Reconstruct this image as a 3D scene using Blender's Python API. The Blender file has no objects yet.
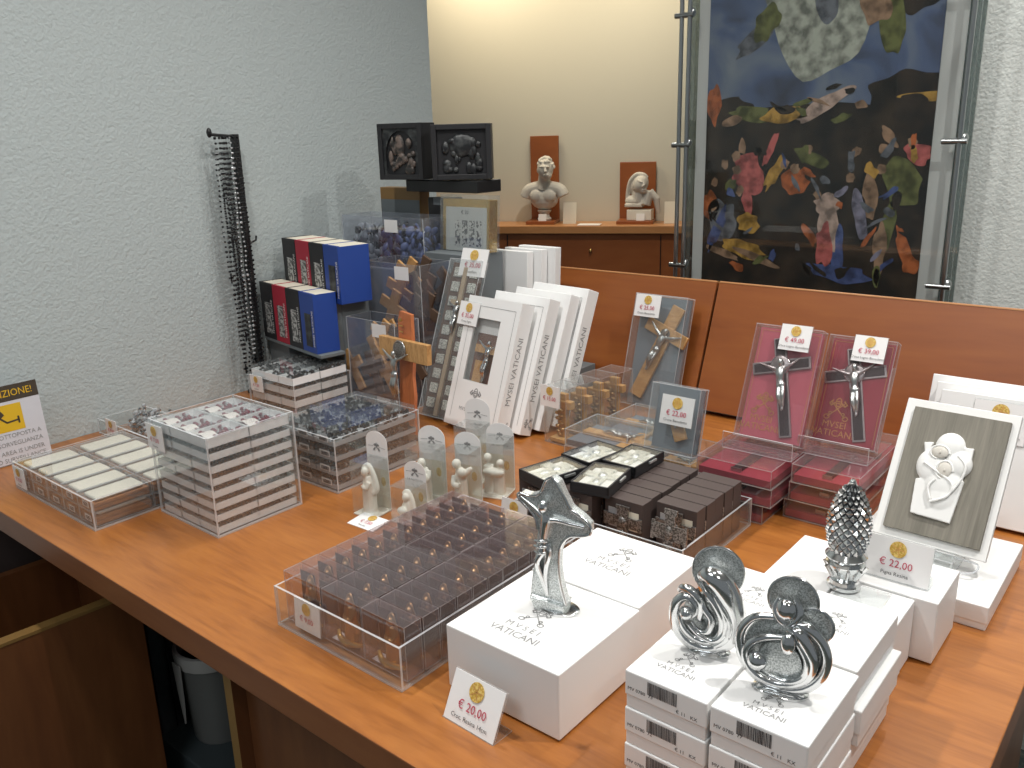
import bpy, bmesh, math, random
from mathutils import Vector, Matrix, Euler
random.seed(7)
PI = math.pi
SC = bpy.context.scene
COL = SC.collection
R = math.radians

# ---------------------------------------------------------------- camera, world, lights, exposure
# The desk top is z = 0 (the floor 0.9 m below); x runs along the desk front, y away from the visitor.
cd = bpy.data.cameras.new('camera'); cam = bpy.data.objects.new('camera', cd); COL.objects.link(cam)
cd.sensor_width = 36.0; cd.lens = 30.31; cd.clip_start = 0.02; cd.clip_end = 60
_pt, _ro, _yd = R(16.3076), R(-1.6265), R(-40.0)
_f = Vector((0, math.cos(_pt), -math.sin(_pt))); _u = Vector((0, math.sin(_pt), math.cos(_pt))); _r = Vector((1, 0, 0))
_r2 = _r*math.cos(_ro) + _u*math.sin(_ro); _u2 = -_r*math.sin(_ro) + _u*math.cos(_ro)
_B = Matrix((_r2, _u2, -_f)).transposed()
_Z = Matrix.Rotation(-_yd, 3, 'Z')
cam.matrix_world = Matrix.Translation((0, 0, 0.6)) @ (_Z @ _B).to_4x4()
SC.camera = cam
SC.view_settings.view_transform = 'Standard'; SC.view_settings.look = 'None'
SC.view_settings.gamma = 1; SC.view_settings.use_curve_mapping = False
SC.view_settings.exposure = 0.0
SC.cycles.transparent_max_bounces = 48; SC.cycles.max_bounces = 8
SC.cycles.glossy_bounces = 4; SC.cycles.diffuse_bounces = 4
SC.cycles.sample_clamp_indirect = 3.0
SC.cycles.caustics_reflective = False; SC.cycles.caustics_refractive = False

W = bpy.data.worlds.new('world'); SC.world = W; W.use_nodes = True
W.node_tree.nodes['Background'].inputs[0].default_value = (0.88, 0.95, 1.0, 1)
W.node_tree.nodes['Background'].inputs[1].default_value = 0.19

def lamp(name, loc, power, size=0.12, col=(1.0, 0.93, 0.82), aim=None, spread=150):
    l = bpy.data.lights.new(name, 'AREA'); l.shape = 'DISK'; l.size = size; l.energy = power; l.color = col; l.spread = R(spread)
    o = bpy.data.objects.new(name, l); COL.objects.link(o); o.location = loc
    d = (Vector(aim) - Vector(loc)) if aim else Vector((0, 0, -1))
    o.rotation_euler = d.to_track_quat('-Z', 'Y').to_euler()
    return o
# recessed ceiling downlights of the shop, plus an added front fill
WL = (1, .975, .94)
lamp('ceiling_downlight', (0.30, 1.10, 1.70), 14.0, .055, WL)
lamp('ceiling_downlight', (-1.0, 0.45, 1.70), 10.0, .055, WL)
lamp('ceiling_downlight', (-0.25, 1.90, 1.70), 8.0, .055, WL)
lamp('ceiling_downlight', (-1.05, 1.25, 1.70), 5.0, .08, WL)
lamp('ceiling_downlight', (-0.05, 0.20, 1.70), 3.5, .09, WL)
lamp('ceiling_downlight', (0.9, -0.4, 1.70), 5.0, .12, WL)
lamp('front_fill_light', (-0.6, -0.9, 1.72), 11.0, 0.9, (0.92, 0.97, 1.0))  # soft fill added above the camera to light the fronts
lamp('cove_light', (-2.9, 3.15, 1.66), 8.0, 0.5, (1.0, 0.84, 0.60), (-2.95, 3.7, 0.9))
lamp('cove_light', (-2.1, 3.35, 1.66), 6.0, 0.5, (1.0, 0.86, 0.64), (-2.2, 3.9, 0.9))
lamp('ceiling_downlight', (-1.9, 2.75, 1.70), 8.0, .12, (1, .95, .88))

# ---------------------------------------------------------------- materials
def mat(name, col=(.8, .8, .8), rough=.5, metal=0.0, spec=.5, bump=None, bscale=100, bdist=.001, emis=None, coat=0, alpha=1):
    m = bpy.data.materials.new(name); m.use_nodes = True
    b = m.node_tree.nodes['Principled BSDF']
    b.inputs['Base Color'].default_value = (*col, 1); b.inputs['Roughness'].default_value = rough
    b.inputs['Metallic'].default_value = metal; b.inputs['Specular IOR Level'].default_value = spec
    b.inputs['Coat Weight'].default_value = coat
    if emis: b.inputs['Emission Color'].default_value = (*col, 1); b.inputs['Emission Strength'].default_value = emis
    if bump:
        nt = m.node_tree
        tc = nt.nodes.new('ShaderNodeTexCoord'); n = nt.nodes.new('ShaderNodeTexNoise'); n.inputs['Scale'].default_value = bscale
        n.inputs['Detail'].default_value = 4
        bp = nt.nodes.new('ShaderNodeBump'); bp.inputs['Strength'].default_value = bump; bp.inputs['Distance'].default_value = bdist
        nt.links.new(tc.outputs['Object'], n.inputs['Vector']); nt.links.new(n.outputs['Fac'], bp.inputs['Height'])
        nt.links.new(bp.outputs['Normal'], b.inputs['Normal'])
    return m

def wood(name, c0, c1, c2, scale=(1.2, 9, 9), rough=.35, dist=2.5, coat=.25, ns=2.2, rot=(0, 0, 0)):
    m = bpy.data.materials.new(name); m.use_nodes = True; nt = m.node_tree; b = nt.nodes['Principled BSDF']
    tc = nt.nodes.new('ShaderNodeTexCoord'); mp = nt.nodes.new('ShaderNodeMapping'); mp.inputs['Scale'].default_value = scale
    mp.inputs['Rotation'].default_value = rot
    n1 = nt.nodes.new('ShaderNodeTexNoise'); n1.inputs['Scale'].default_value = ns; n1.inputs['Detail'].default_value = 8
    n1.inputs['Roughness'].default_value = .62; n1.inputs['Distortion'].default_value = dist
    n2 = nt.nodes.new('ShaderNodeTexNoise'); n2.inputs['Scale'].default_value = ns*6; n2.inputs['Detail'].default_value = 5
    mx = nt.nodes.new('ShaderNodeMix'); mx.data_type = 'FLOAT'; mx.inputs[0].default_value = .3
    cr = nt.nodes.new('ShaderNodeValToRGB'); e = cr.color_ramp.elements
    e[0].position = .3; e[0].color = (*c0, 1); e[1].position = .72; e[1].color = (*c2, 1)
    k = e.new(.5); k.color = (*c1, 1)
    L = nt.links.new
    L(tc.outputs['Object'], mp.inputs['Vector']); L(mp.outputs['Vector'], n1.inputs['Vector']); L(mp.outputs['Vector'], n2.inputs['Vector'])
    L(n1.outputs['Fac'], mx.inputs[2]); L(n2.outputs['Fac'], mx.inputs[3]); L(mx.outputs[0], cr.inputs['Fac'])
    L(cr.outputs['Color'], b.inputs['Base Color'])
    b.inputs['Roughness'].default_value = rough; b.inputs['Coat Weight'].default_value = coat; b.inputs['Coat Roughness'].default_value = .25
    return m

def clear(name, tint=(.97, .98, .98), haze=.04, hazecol=(.85, .87, .88), gl=.05, gmax=.5, rough=.03):
    m = bpy.data.materials.new(name); m.use_nodes = True; nt = m.node_tree; nt.nodes.remove(nt.nodes['Principled BSDF'])
    out = nt.nodes['Material Output']; L = nt.links.new
    t = nt.nodes.new('ShaderNodeBsdfTransparent'); t.inputs[0].default_value = (*tint, 1)
    d = nt.nodes.new('ShaderNodeBsdfDiffuse'); d.inputs[0].default_value = (*hazecol, 1)
    g = nt.nodes.new('ShaderNodeBsdfGlossy'); g.inputs['Roughness'].default_value = rough; g.inputs[0].default_value = (.95, .95, .95, 1)
    lw = nt.nodes.new('ShaderNodeLayerWeight'); lw.inputs['Blend'].default_value = .5
    pw = nt.nodes.new('ShaderNodeMath'); pw.operation = 'POWER'; pw.inputs[1].default_value = 4
    ma = nt.nodes.new('ShaderNodeMath'); ma.operation = 'MULTIPLY_ADD'; ma.inputs[1].default_value = gmax; ma.inputs[2].default_value = gl
    m1 = nt.nodes.new('ShaderNodeMixShader'); m1.inputs[0].default_value = haze
    m2 = nt.nodes.new('ShaderNodeMixShader')
    L(lw.outputs['Facing'], pw.inputs[0]); L(pw.outputs[0], ma.inputs[0]); L(ma.outputs[0], m2.inputs[0])
    L(t.outputs[0], m1.inputs[1]); L(d.outputs[0], m1.inputs[2]); L(m1.outputs[0], m2.inputs[1]); L(g.outputs[0], m2.inputs[2])
    L(m2.outputs[0], out.inputs[0])
    return m

def plaster(name, col, strength=1.0):
    m = mat(name, col, .85, spec=.2); nt = m.node_tree; L = nt.links.new; b = nt.nodes['Principled BSDF']
    tc = nt.nodes.new('ShaderNodeTexCoord')
    a = nt.nodes.new('ShaderNodeTexNoise'); a.inputs['Scale'].default_value = 95; a.inputs['Detail'].default_value = 6; a.inputs['Roughness'].default_value = .6; a.inputs['Distortion'].default_value = .6
    v = nt.nodes.new('ShaderNodeTexVoronoi'); v.inputs['Scale'].default_value = 150
    s = nt.nodes.new('ShaderNodeMath'); s.operation = 'MULTIPLY_ADD'; s.inputs[1].default_value = -.35
    bp = nt.nodes.new('ShaderNodeBump'); bp.inputs['Strength'].default_value = strength; bp.inputs['Distance'].default_value = .004
    L(tc.outputs['Object'], a.inputs['Vector']); L(tc.outputs['Object'], v.inputs['Vector'])
    L(v.outputs['Distance'], s.inputs[0]); L(a.outputs['Fac'], s.inputs[2]); L(s.outputs[0], bp.inputs['Height']); L(bp.outputs['Normal'], b.inputs['Normal'])
    return m

def speck(name, c0, c1, scale, rough=.4, metal=0, lo=.42, hi=.6):
    m = mat(name, c0, rough, metal); nt = m.node_tree; L = nt.links.new; b = nt.nodes['Principled BSDF']
    tc = nt.nodes.new('ShaderNodeTexCoord'); n = nt.nodes.new('ShaderNodeTexNoise'); n.inputs['Scale'].default_value = scale; n.inputs['Detail'].default_value = 3
    cr = nt.nodes.new('ShaderNodeValToRGB'); e = cr.color_ramp.elements; e[0].position = lo; e[1].position = hi
    e[0].color = (*c0, 1); e[1].color = (*c1, 1)
    L(tc.outputs['Object'], n.inputs['Vector']); L(n.outputs['Fac'], cr.inputs[0]); L(cr.outputs[0], b.inputs['Base Color'])
    if name.startswith('painting'): b.inputs['Specular IOR Level'].default_value = .08
    return m

M = {}
M['desk'] = wood('cherry_desk', (.23, .074, .015), (.36, .126, .026), (.45, .172, .037), (1.5, 13, 13), .34, 1.6, .2, 2.0)
M['desk_edge'] = wood('cherry_edge', (.20, .065, .02), (.25, .085, .027), (.30, .11, .035), (1, 6, 6), .4, 1)
M['panel'] = wood('cherry_panel', (.21, .056, .012), (.28, .082, .017), (.35, .118, .024), (.8, 5, 5), .38, 1.0, .2, 1.6)
M['panel_edge'] = wood('cherry_panel_edge', (.44, .19, .07), (.52, .24, .09), (.58, .28, .11), (1, 5, 5), .4, 1)
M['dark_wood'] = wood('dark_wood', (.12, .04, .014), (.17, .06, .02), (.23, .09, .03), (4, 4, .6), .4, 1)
M['gold_edge'] = mat('wood_edge_band', (.27, .15, .045), .45)
M['counter'] = wood('counter_wood', (.24, .07, .02), (.30, .09, .026), (.36, .12, .035), (.6, 2, 2), .38, 1)
M['olive'] = wood('olive_wood', (.36, .17, .05), (.55, .30, .11), (.68, .42, .18), (8, 8, 30), .4, 2, .2, 3)
M['olive_x'] = wood('olive_wood_across', (.36, .17, .05), (.58, .32, .12), (.70, .44, .19), (30, 8, 8), .4, 2, .2, 3)
M['red_wood'] = wood('reddish_wood', (.42, .12, .04), (.55, .17, .06), (.62, .22, .08), (20, 20, 4), .4, 2, .2, 3)
M['brown_wood'] = mat('brown_wood_piece', (.11, .065, .04), .6, bump=.3, bscale=80)
M['grey_wood'] = wood('grey_wood', (.13, .12, .095), (.20, .185, .15), (.27, .25, .205), (90, 90, 5), .6, .6, 0, 1)
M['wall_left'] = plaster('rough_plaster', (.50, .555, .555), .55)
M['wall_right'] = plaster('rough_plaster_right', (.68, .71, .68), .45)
M['wall_back'] = mat('smooth_beige_wall', (.62, .60, .51), .8, spec=.2)
M['ceiling'] = mat('ceiling_paint', (.7, .7, .68), .8)
M['floor'] = speck('terrazzo_floor', (.05, .065, .06), (.13, .14, .12), 60, .3)
M['white_box'] = mat('white_card_box', (.86, .86, .85), .5, spec=.4, bump=.04, bscale=40)
M['paper'] = mat('white_paper', (.88, .87, .86), .6)
M['cream'] = mat('cream_card', (.80, .75, .62), .7)
M['blush'] = mat('blush_card', (.78, .72, .68), .7)
M['tray'] = mat('white_tray', (.86, .86, .86), .5)
M['grey_tray'] = mat('grey_tray', (.42, .42, .43), .5)
M['ink'] = mat('grey_print', (.30, .30, .30), .6)
M['black_ink'] = mat('black_print', (.03, .03, .035), .6)
M['red_ink'] = mat('red_print', (.50, .03, .08), .6)
M['gold_ink'] = speck('gold_emblem', (.55, .33, .05), (.80, .58, .18), 400, .4)
M['gold_foil'] = mat('gold_foil_print', (.72, .38, .12), .4, .4)
M['clear'] = clear('clear_acrylic', haze=.03)
M['clear_hazy'] = clear('clear_plastic', haze=.035, gl=.05)
M['clear_bounce'] = clear('clear_plastic_bounce', (.955, .925, .93), .05, (.62, .52, .53), .06)  # colourless plastic; brown reflected light is put into its tint and haze
M['clear_blue'] = clear('bluish_clear_plastic', (.94, .95, .975), .07, (.50, .53, .60), .06)
M['edge'] = clear('acrylic_edge', (.9, .92, .93), .50, (.88, .90, .92), .10)
M['edge_bounce'] = clear('acrylic_edge_bounce', (.9, .88, .88), .42, (.82, .76, .75), .10)  # cut edges tinted with the same brown bounce
M['glass'] = clear('picture_glass', (.97, .98, .98), .008, (.6, .66, .64), .02, .4, .01)
M['glass_green'] = clear('glass_sheet', (.55, .60, .58), .35, (.22, .26, .25), .08, .5, .02)
M['silver'] = mat('polished_silver', (.74, .75, .75), .15, 1, bump=.08, bscale=60)
M['silver_dull'] = mat('dull_silver', (.50, .51, .50), .34, 1)
M['hammered'] = speck('hammered_silver', (.40, .43, .42), (.88, .91, .90), 900, .40, .85, .38, .58)  # bright specks in the colour stand in for sparkle on the hammered metal
M['steel'] = mat('brushed_steel', (.42, .44, .44), .28, 1)
M['black'] = mat('black_satin', (.012, .012, .013), .35)
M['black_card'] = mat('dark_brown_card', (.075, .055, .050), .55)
M['bead_black'] = mat('black_bead', (.012, .012, .014), .18, coat=.5)
M['bead_clear'] = mat('crystal_bead', (.70, .72, .74), .15, .5, coat=.6)
M['bead_red'] = mat('red_bead', (.20, .02, .045), .2, coat=.5)
M['bead_amber'] = mat('amber_bead', (.42, .17, .06), .4, coat=.3)
M['bead_blue'] = mat('blue_bead', (.12, .16, .32), .3, coat=.3)
M['bead_grey'] = mat('grey_bead', (.30, .33, .37), .3, coat=.3)
M['cotton'] = mat('white_padding', (.86, .78, .65), .8, bump=.3, bscale=120, bdist=.003)
M['bronze'] = mat('bronze', (.46, .29, .14), .32, 1)
M['gold'] = mat('gold_metal', (.78, .55, .20), .28, 1)
M['pewter'] = speck('dark_pewter', (.12, .11, .10), (.42, .40, .38), 420, .42, .8)
M['resin'] = mat('ivory_resin', (.80, .77, .68), .5)
M['marble'] = mat('plaster_bust', (.62, .59, .53), .6, bump=.2, bscale=60)
M['chalk'] = mat('white_plaster', (.82, .82, .80), .5)
M['box_red'] = mat('red_card_box', (.42, .02, .045), .5)
M['box_blue'] = mat('blue_card_box', (.018, .06, .30), .45)
M['box_black'] = mat('black_card_box', (.018, .018, .020), .5)
M['felt_red'] = mat('red_lining', (.36, .04, .065), .8)
M['felt_pink'] = mat('pink_red_lining', (.62, .14, .19), .8)
M['grey_card'] = mat('blue_grey_lining', (.17, .20, .23), .7)
M['sil_pic'] = speck('silver_print', (.12, .12, .12), (.60, .60, .58), 160, .4, .3, .46, .54)
M['relief'] = speck('dark_relief', (.03, .028, .026), (.17, .13, .11), 60, .5, 0, .45, .62)
M['relief2'] = speck('dim_relief', (.012, .013, .015), (.06, .065, .065), 60, .4, 0, .45, .65)
M['medal'] = speck('silver_medallion', (.26, .25, .22), (.85, .83, .76), 400, .4, .4, .42, .58)
M['brown_panel'] = mat('dark_brown_panel', (.095, .045, .028), .6, spec=.2)
M['maroon'] = mat('brown_box_lining', (.20, .095, .065), .7)
M['tan'] = mat('tan_wood_bar', (.42, .31, .20), .5)
M['gold_wrap'] = mat('gold_wrapping', (.62, .40, .12), .25, .8, bump=.6, bscale=60, bdist=.004)
M['yellow'] = mat('yellow_sign', (.75, .47, .02), .5)
M['sign_black'] = mat('sign_black', (.06, .045, .03), .5)
M['sign_paper'] = mat('sign_paper', (.66, .66, .70), .6)
M['grey_plastic'] = mat('grey_plastic', (.20, .20, .19), .4)
M['white_plastic'] = mat('white_plastic', (.55, .53, .50), .3)
M['dim_grey'] = mat('dim_grey_card', (.16, .18, .19), .6)
M['pale_board'] = mat('pale_print_border', (.52, .53, .51), .5)
M['slate'] = mat('slate_card', (.05, .065, .07), .6)
M['sky'] = None

def picture_sky():
    m = mat('painting_sky', (.1, .1, .2), .5); nt = m.node_tree; L = nt.links.new; b = nt.nodes['Principled BSDF']
    tc = nt.nodes.new('ShaderNodeTexCoord'); n = nt.nodes.new('ShaderNodeTexNoise'); n.inputs['Scale'].default_value = 7; n.inputs['Detail'].default_value = 6
    n.inputs['Distortion'].default_value = .8
    cr = nt.nodes.new('ShaderNodeValToRGB'); e = cr.color_ramp.elements
    e[0].position = .32; e[0].color = (.020, .024, .04, 1); e[1].position = .72; e[1].color = (.16, .19, .22, 1)
    k = e.new(.47); k.color = (.055, .085, .17, 1)
    L(tc.outputs['Object'], n.inputs['Vector']); L(n.outputs['Fac'], cr.inputs[0]); L(cr.outputs[0], b.inputs['Base Color'])
    return m
M['sky'] = picture_sky()
M['p_dark'] = speck('painting_ground', (.012, .011, .010), (.045, .032, .022), 14, .5, 0, .4, .68)
def paint(n, c): 
    M[n] = speck('painting_' + n, tuple(x*.35 for x in c), c, 34, .5, 0, .36, .60)
for n, c in dict(p_pink=(.46, .12, .11), p_ochre=(.46, .27, .06), p_green=(.13, .14, .05), p_blue=(.07, .10, .24), p_pale=(.46, .34, .28), p_skin=(.30, .19, .12),
                 p_glow=(.36, .38, .32), p_orange=(.42, .12, .04), p_grey=(.14, .15, .17), p_lilac=(.22, .21, .28)).items(): paint(n, c)

# ---------------------------------------------------------------- mesh builder
class MB:
    def __init__(s): s.v = []; s.f = []; s.m = []; s.ms = []; s.sm = []
    def mi(s, m):
        if isinstance(m, str): m = M[m]
        if m not in s.ms: s.ms.append(m)
        return s.ms.index(m)
    def add(s, vs, fs, m, X=None, smooth=True):
        o = len(s.v)
        for p in vs:
            p = Vector(p)
            s.v.append(X @ p if X is not None else p)
        for i, f in enumerate(fs):
            s.f.append([o + k for k in f]); s.m.append(s.mi(m[i] if isinstance(m, list) else m)); s.sm.append(smooth)
        return s
    def box(s, x0, x1, y0, y1, z0, z1, m, X=None):
        vs = [(x0, y0, z0), (x1, y0, z0), (x1, y1, z0), (x0, y1, z0), (x0, y0, z1), (x1, y0, z1), (x1, y1, z1), (x0, y1, z1)]
        fs = [(3, 2, 1, 0), (4, 5, 6, 7), (0, 1, 5, 4), (2, 3, 7, 6), (1, 2, 6, 5), (3, 0, 4, 7)]   # z- z+ y- y+ x+ x-
        return s.add(vs, fs, m, X, False)
    def slab(s, x0, x1, y0, y1, z0, z1, m='clear', e='edge', X=None):
        d = [x1 - x0, y1 - y0, z1 - z0]; k = d.index(min(d))
        ax = [2, 2, 1, 1, 0, 0]
        return s.box(x0, x1, y0, y1, z0, z1, [m if a == k else e for a in ax], X)
    def case(s, w, d, h, t=.003, m='clear', e='edge', lid=False, X=None, x0=0, y0=0, z0=0, floor=True):
        a, b, c, g = x0, x0 + w, y0, y0 + d
        if floor: s.slab(a, b, c, g, z0, z0 + t, m, e, X)
        zt = z0 + h - (t if lid else 0)
        s.slab(a, b, c, c + t, z0 + t, zt, m, e, X); s.slab(a, b, g - t, g, z0 + t, zt, m, e, X)
        s.slab(a, a + t, c + t, g - t, z0 + t, zt, m, e, X); s.slab(b - t, b, c + t, g - t, z0 + t, zt, m, e, X)
        if lid: s.slab(a, b, c, g, zt, z0 + h, m, e, X)
        return s
    def prism(s, poly, z0, z1, m, X=None, mside=None, smooth=False):   # poly in xy, extruded in z, X places it
        n = len(poly)
        vs = [(x, y, z0) for x, y in poly] + [(x, y, z1) for x, y in poly]
        s.add(vs, [list(range(n))[::-1], [n + i for i in range(n)]], m, X, smooth)
        s.add(vs, [(i, (i + 1) % n, n + (i + 1) % n, n + i) for i in range(n)], mside or m, X, smooth)
        return s
    def lathe(s, prof, m, X=None, n=20, sx=1, sy=1):
        vs = []; fs = []
        for r, z in prof:
            for i in range(n): a = 2*PI*i/n; vs.append((r*math.cos(a)*sx, r*math.sin(a)*sy, z))
        for j in range(len(prof) - 1):
            for i in range(n): k = (i + 1) % n; fs.append((j*n + i, j*n + k, (j + 1)*n + k, (j + 1)*n + i))
        fs.append([i for i in range(n)][::-1]); fs.append([(len(prof) - 1)*n + i for i in range(n)])
        return s.add(vs, fs, m, X)
    def cyl(s, p, r, h, m, X=None, n=16): 
        T = Matrix.Translation(p); return s.lathe([(r, 0), (r, h)], m, (X @ T) if X is not None else T, n)
    def ball(s, c, r, m, X=None, n=12, k=8, rot=None):
        if not hasattr(r, '__len__'): r = (r, r, r)
        vs = [(0, 0, -1)]; fs = []
        for j in range(1, k):
            a = -PI/2 + PI*j/k
            for i in range(n): b = 2*PI*i/n; vs.append((math.cos(a)*math.cos(b), math.cos(a)*math.sin(b), math.sin(a)))
        vs.append((0, 0, 1)); N = len(vs) - 1
        for i in range(n): q = (i + 1) % n; fs.append((0, 1 + q, 1 + i)); fs.append((N, N - n + i, N - n + q))
        for j in range(k - 2):
            for i in range(n): q = (i + 1) % n; fs.append((1 + j*n + i, 1 + j*n + q, 1 + (j + 1)*n + q, 1 + (j + 1)*n + i))
        T = Matrix.Translation(c) @ (rot.to_4x4() if rot else Matrix.Identity(4)) @ Matrix.Diagonal((*r, 1))
        return s.add(vs, fs, m, (X @ T) if X is not None else T)
    def tube(s, pts, rad, m, X=None, n=8, flat=1.0, closed=False):
        pts = [Vector(p) for p in pts]
        if not hasattr(rad, '__len__'): rad = [rad]*len(pts)
        vs = []; fs = []; nrm = None; L = len(pts)
        for j, p in enumerate(pts):
            if closed: t = pts[(j + 1) % L] - pts[j - 1]
            else: t = pts[min(j + 1, L - 1)] - pts[max(j - 1, 0)]
            if t.length < 1e-9: t = Vector((0, 0, 1))
            t.normalize()
            if nrm is None: nrm = t.orthogonal().normalized() if abs(t.y) > .9 else t.cross(Vector((0, 1, 0))).normalized()
            nrm = (nrm - t*nrm.dot(t)).normalized(); b = t.cross(nrm)
            for i in range(n):
                a = 2*PI*i/n; vs.append(p + nrm*math.cos(a)*rad[j] + b*math.sin(a)*rad[j]*flat)
        rng = L if closed else L - 1
        for j in range(rng):
            q = (j + 1) % L
            for i in range(n): k = (i + 1) % n; fs.append((j*n + i, j*n + k, q*n + k, q*n + i))
        if not closed: fs.append(list(range(n))[::-1]); fs.append([(L - 1)*n + i for i in range(n)])
        return s.add(vs, fs, m, X)
    def mesh(s, name, angle=40):
        me = bpy.data.meshes.new(name); me.from_pydata([tuple(p) for p in s.v], [], s.f)
        for m in s.ms: me.materials.append(m)
        me.polygons.foreach_set('material_index', s.m); me.polygons.foreach_set('use_smooth', s.sm)
        me.validate(); me.update()
        if any(s.sm): me.set_sharp_from_angle(angle=R(angle))
        return me
    def build(s, name, parent=None, loc=None, bevel=0, angle=40):
        return link(name, s.mesh(name, angle), parent, loc, bevel)

def link(name, me, parent=None, loc=None, bevel=0):
    o = bpy.data.objects.new(name, me); COL.objects.link(o)
    if parent: o.parent = parent
    if loc: o.location = loc
    if bevel:
        b = o.modifiers.new('b', 'BEVEL'); b.width = bevel; b.segments = 2; b.limit_method = 'ANGLE'
    return o
def smooth(pts, k=6):        # Catmull-Rom through points of any dimension
    P = [pts[0]] + list(pts) + [pts[-1]]; out = []
    for i in range(1, len(P) - 2):
        for j in range(k):
            t = j/k
            out.append(tuple(.5*((2*b) + (-a + c)*t + (2*a - 5*b + 4*c - d)*t*t + (-a + 3*b - 3*c + d)*t**3) for a, b, c, d in zip(P[i-1], P[i], P[i+1], P[i+2])))
    out.append(tuple(pts[-1])); return out
def fuse(mb, name, m, vox=.0015, it=2):   # melt overlapping shapes into one organic skin
    o = mb.build('tmp'); r = o.modifiers.new('r', 'REMESH'); r.mode = 'VOXEL'; r.voxel_size = vox; r.use_smooth_shade = True
    sm = o.modifiers.new('s', 'SMOOTH'); sm.iterations = it; sm.factor = .5
    dg = bpy.context.evaluated_depsgraph_get(); me = bpy.data.meshes.new_from_object(o.evaluated_get(dg))
    me.name = name; me.materials.clear(); me.materials.append(M[m])
    bpy.data.objects.remove(o); return me
def thing(name, label, cat, loc=(0, 0, 0), rz=0, group=None, rx=0, ry=0):
    o = bpy.data.objects.new(name, None); o.empty_display_size = .02; COL.objects.link(o); o.location = loc
    o.rotation_euler = (R(rx), R(ry), R(rz)); o['label'] = label; o['category'] = cat
    if group: o['group'] = group
    return o
def tag(o, label, cat, group=None):
    o['label'] = label; o['category'] = cat
    if group: o['group'] = group
    return o
def struct(o): o['kind'] = 'structure'; return o
def dup(root, loc, label, rz=None, group=None):
    r = root.copy(); COL.objects.link(r); r.location = loc; r['label'] = label
    if rz is not None: r.rotation_euler.z = R(rz)
    if group: r['group'] = group
    for ch in list(root.children):
        c = ch.copy(); COL.objects.link(c); c.parent = r
        for g in list(ch.children):
            d = g.copy(); COL.objects.link(d); d.parent = c
    return r
def T(x=0, y=0, z=0): return Matrix.Translation((x, y, z))
def RX(a): return Matrix.Rotation(R(a), 4, 'X')
def RY(a): return Matrix.Rotation(R(a), 4, 'Y')
def RZ(a): return Matrix.Rotation(R(a), 4, 'Z')
UP = RX(90)      # turns a drawing in xy into one standing in xz, facing -y

_tc = {}
def text(mb, s, size, m, X, align='CENTER', squash=1.0):
    k = (s, align)
    if k not in _tc:
        c = bpy.data.curves.new('t', 'FONT'); c.body = s; c.size = 1; c.align_x = align; c.align_y = 'CENTER'; c.resolution_u = 2
        o = bpy.data.objects.new('t', c); COL.objects.link(o)
        dg = bpy.context.evaluated_depsgraph_get(); me = bpy.data.meshes.new_from_object(o.evaluated_get(dg))
        _tc[k] = ([tuple(v.co) for v in me.vertices], [tuple(p.vertices) for p in me.polygons])
        bpy.data.objects.remove(o)
    v, f = _tc[k]
    mb.add([(x*size*squash, y*size, 0) for x, y, z in v], f, m, X, False)
def stroke(mb, pts, w, m, X):     # a thin printed line
    for a, b in zip(pts[:-1], pts[1:]):
        a = Vector(a).to_2d(); b = Vector(b).to_2d(); d = (b - a)
        if d.length < 1e-7: continue
        n = Vector((-d.y, d.x)).normalized()*w/2; e = d.normalized()*w*.3
        mb.add([(*(a - n - e), 0), (*(b - n + e), 0), (*(b + n + e), 0), (*(a + n - e), 0)], [(0, 1, 2, 3)], m, X, False)
def ring2(cx, cy, rx, ry, n=10): return [(cx + rx*math.cos(2*PI*i/n), cy + ry*math.sin(2*PI*i/n)) for i in range(n + 1)]
def keys(mb, s, m, X, w=.05):     # crossed keys under a tall crown, printed
    for q in (-1, 1):
        stroke(mb, [(-.42*q*s, -.42*s), (.30*q*s, .30*s)], w*s, m, X)
        stroke(mb, [(x, y) for x, y in ring2(-.46*q*s, -.44*s, .13*s, .11*s)], w*s, m, X)
        stroke(mb, [(x, y) for x, y in ring2(-.32*q*s, -.24*s, .07*s, .07*s, 8)], w*s, m, X)
        stroke(mb, [(.18*q*s, .30*s), (.34*q*s, .16*s), (.44*q*s, .26*s), (.28*q*s, .42*s)], w*s*1.5, m, X)
    stroke(mb, ring2(0, .34*s, .14*s, .22*s), w*s, m, X); stroke(mb, [(-.13*s, .28*s), (.13*s, .28*s)], w*s, m, X); stroke(mb, [(-.14*s, .38*s), (.14*s, .38*s)], w*s, m, X)
def logo(mb, X, s=.03, m='ink'):  # the crest with the two-line museum name, text width about 2.6 s
    keys(mb, s*1.05, m, X @ T(0, s*1.22), .04)
    text(mb, 'M V S E I', s*.46, m, X @ T(0, s*.22)); text(mb, 'VATICANI', s*.54, m, X @ T(0, -s*.34))
def barcode(mb, w, h, X, m='black_ink', seed=1):
    rr = random.Random(seed); x = -w/2
    while x < w/2:
        a = rr.choice((.012, .02, .03))*w; mb.add([(x, -h/2, 0), (x + a, -h/2, 0), (x + a, h/2, 0), (x, h/2, 0)], [(0, 1, 2, 3)], m, X, False)
        x += a + rr.choice((.012, .018))*w
NTH = ['top', 'second', 'third', 'fourth', 'fifth', 'sixth', 'seventh', 'bottom']

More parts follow.
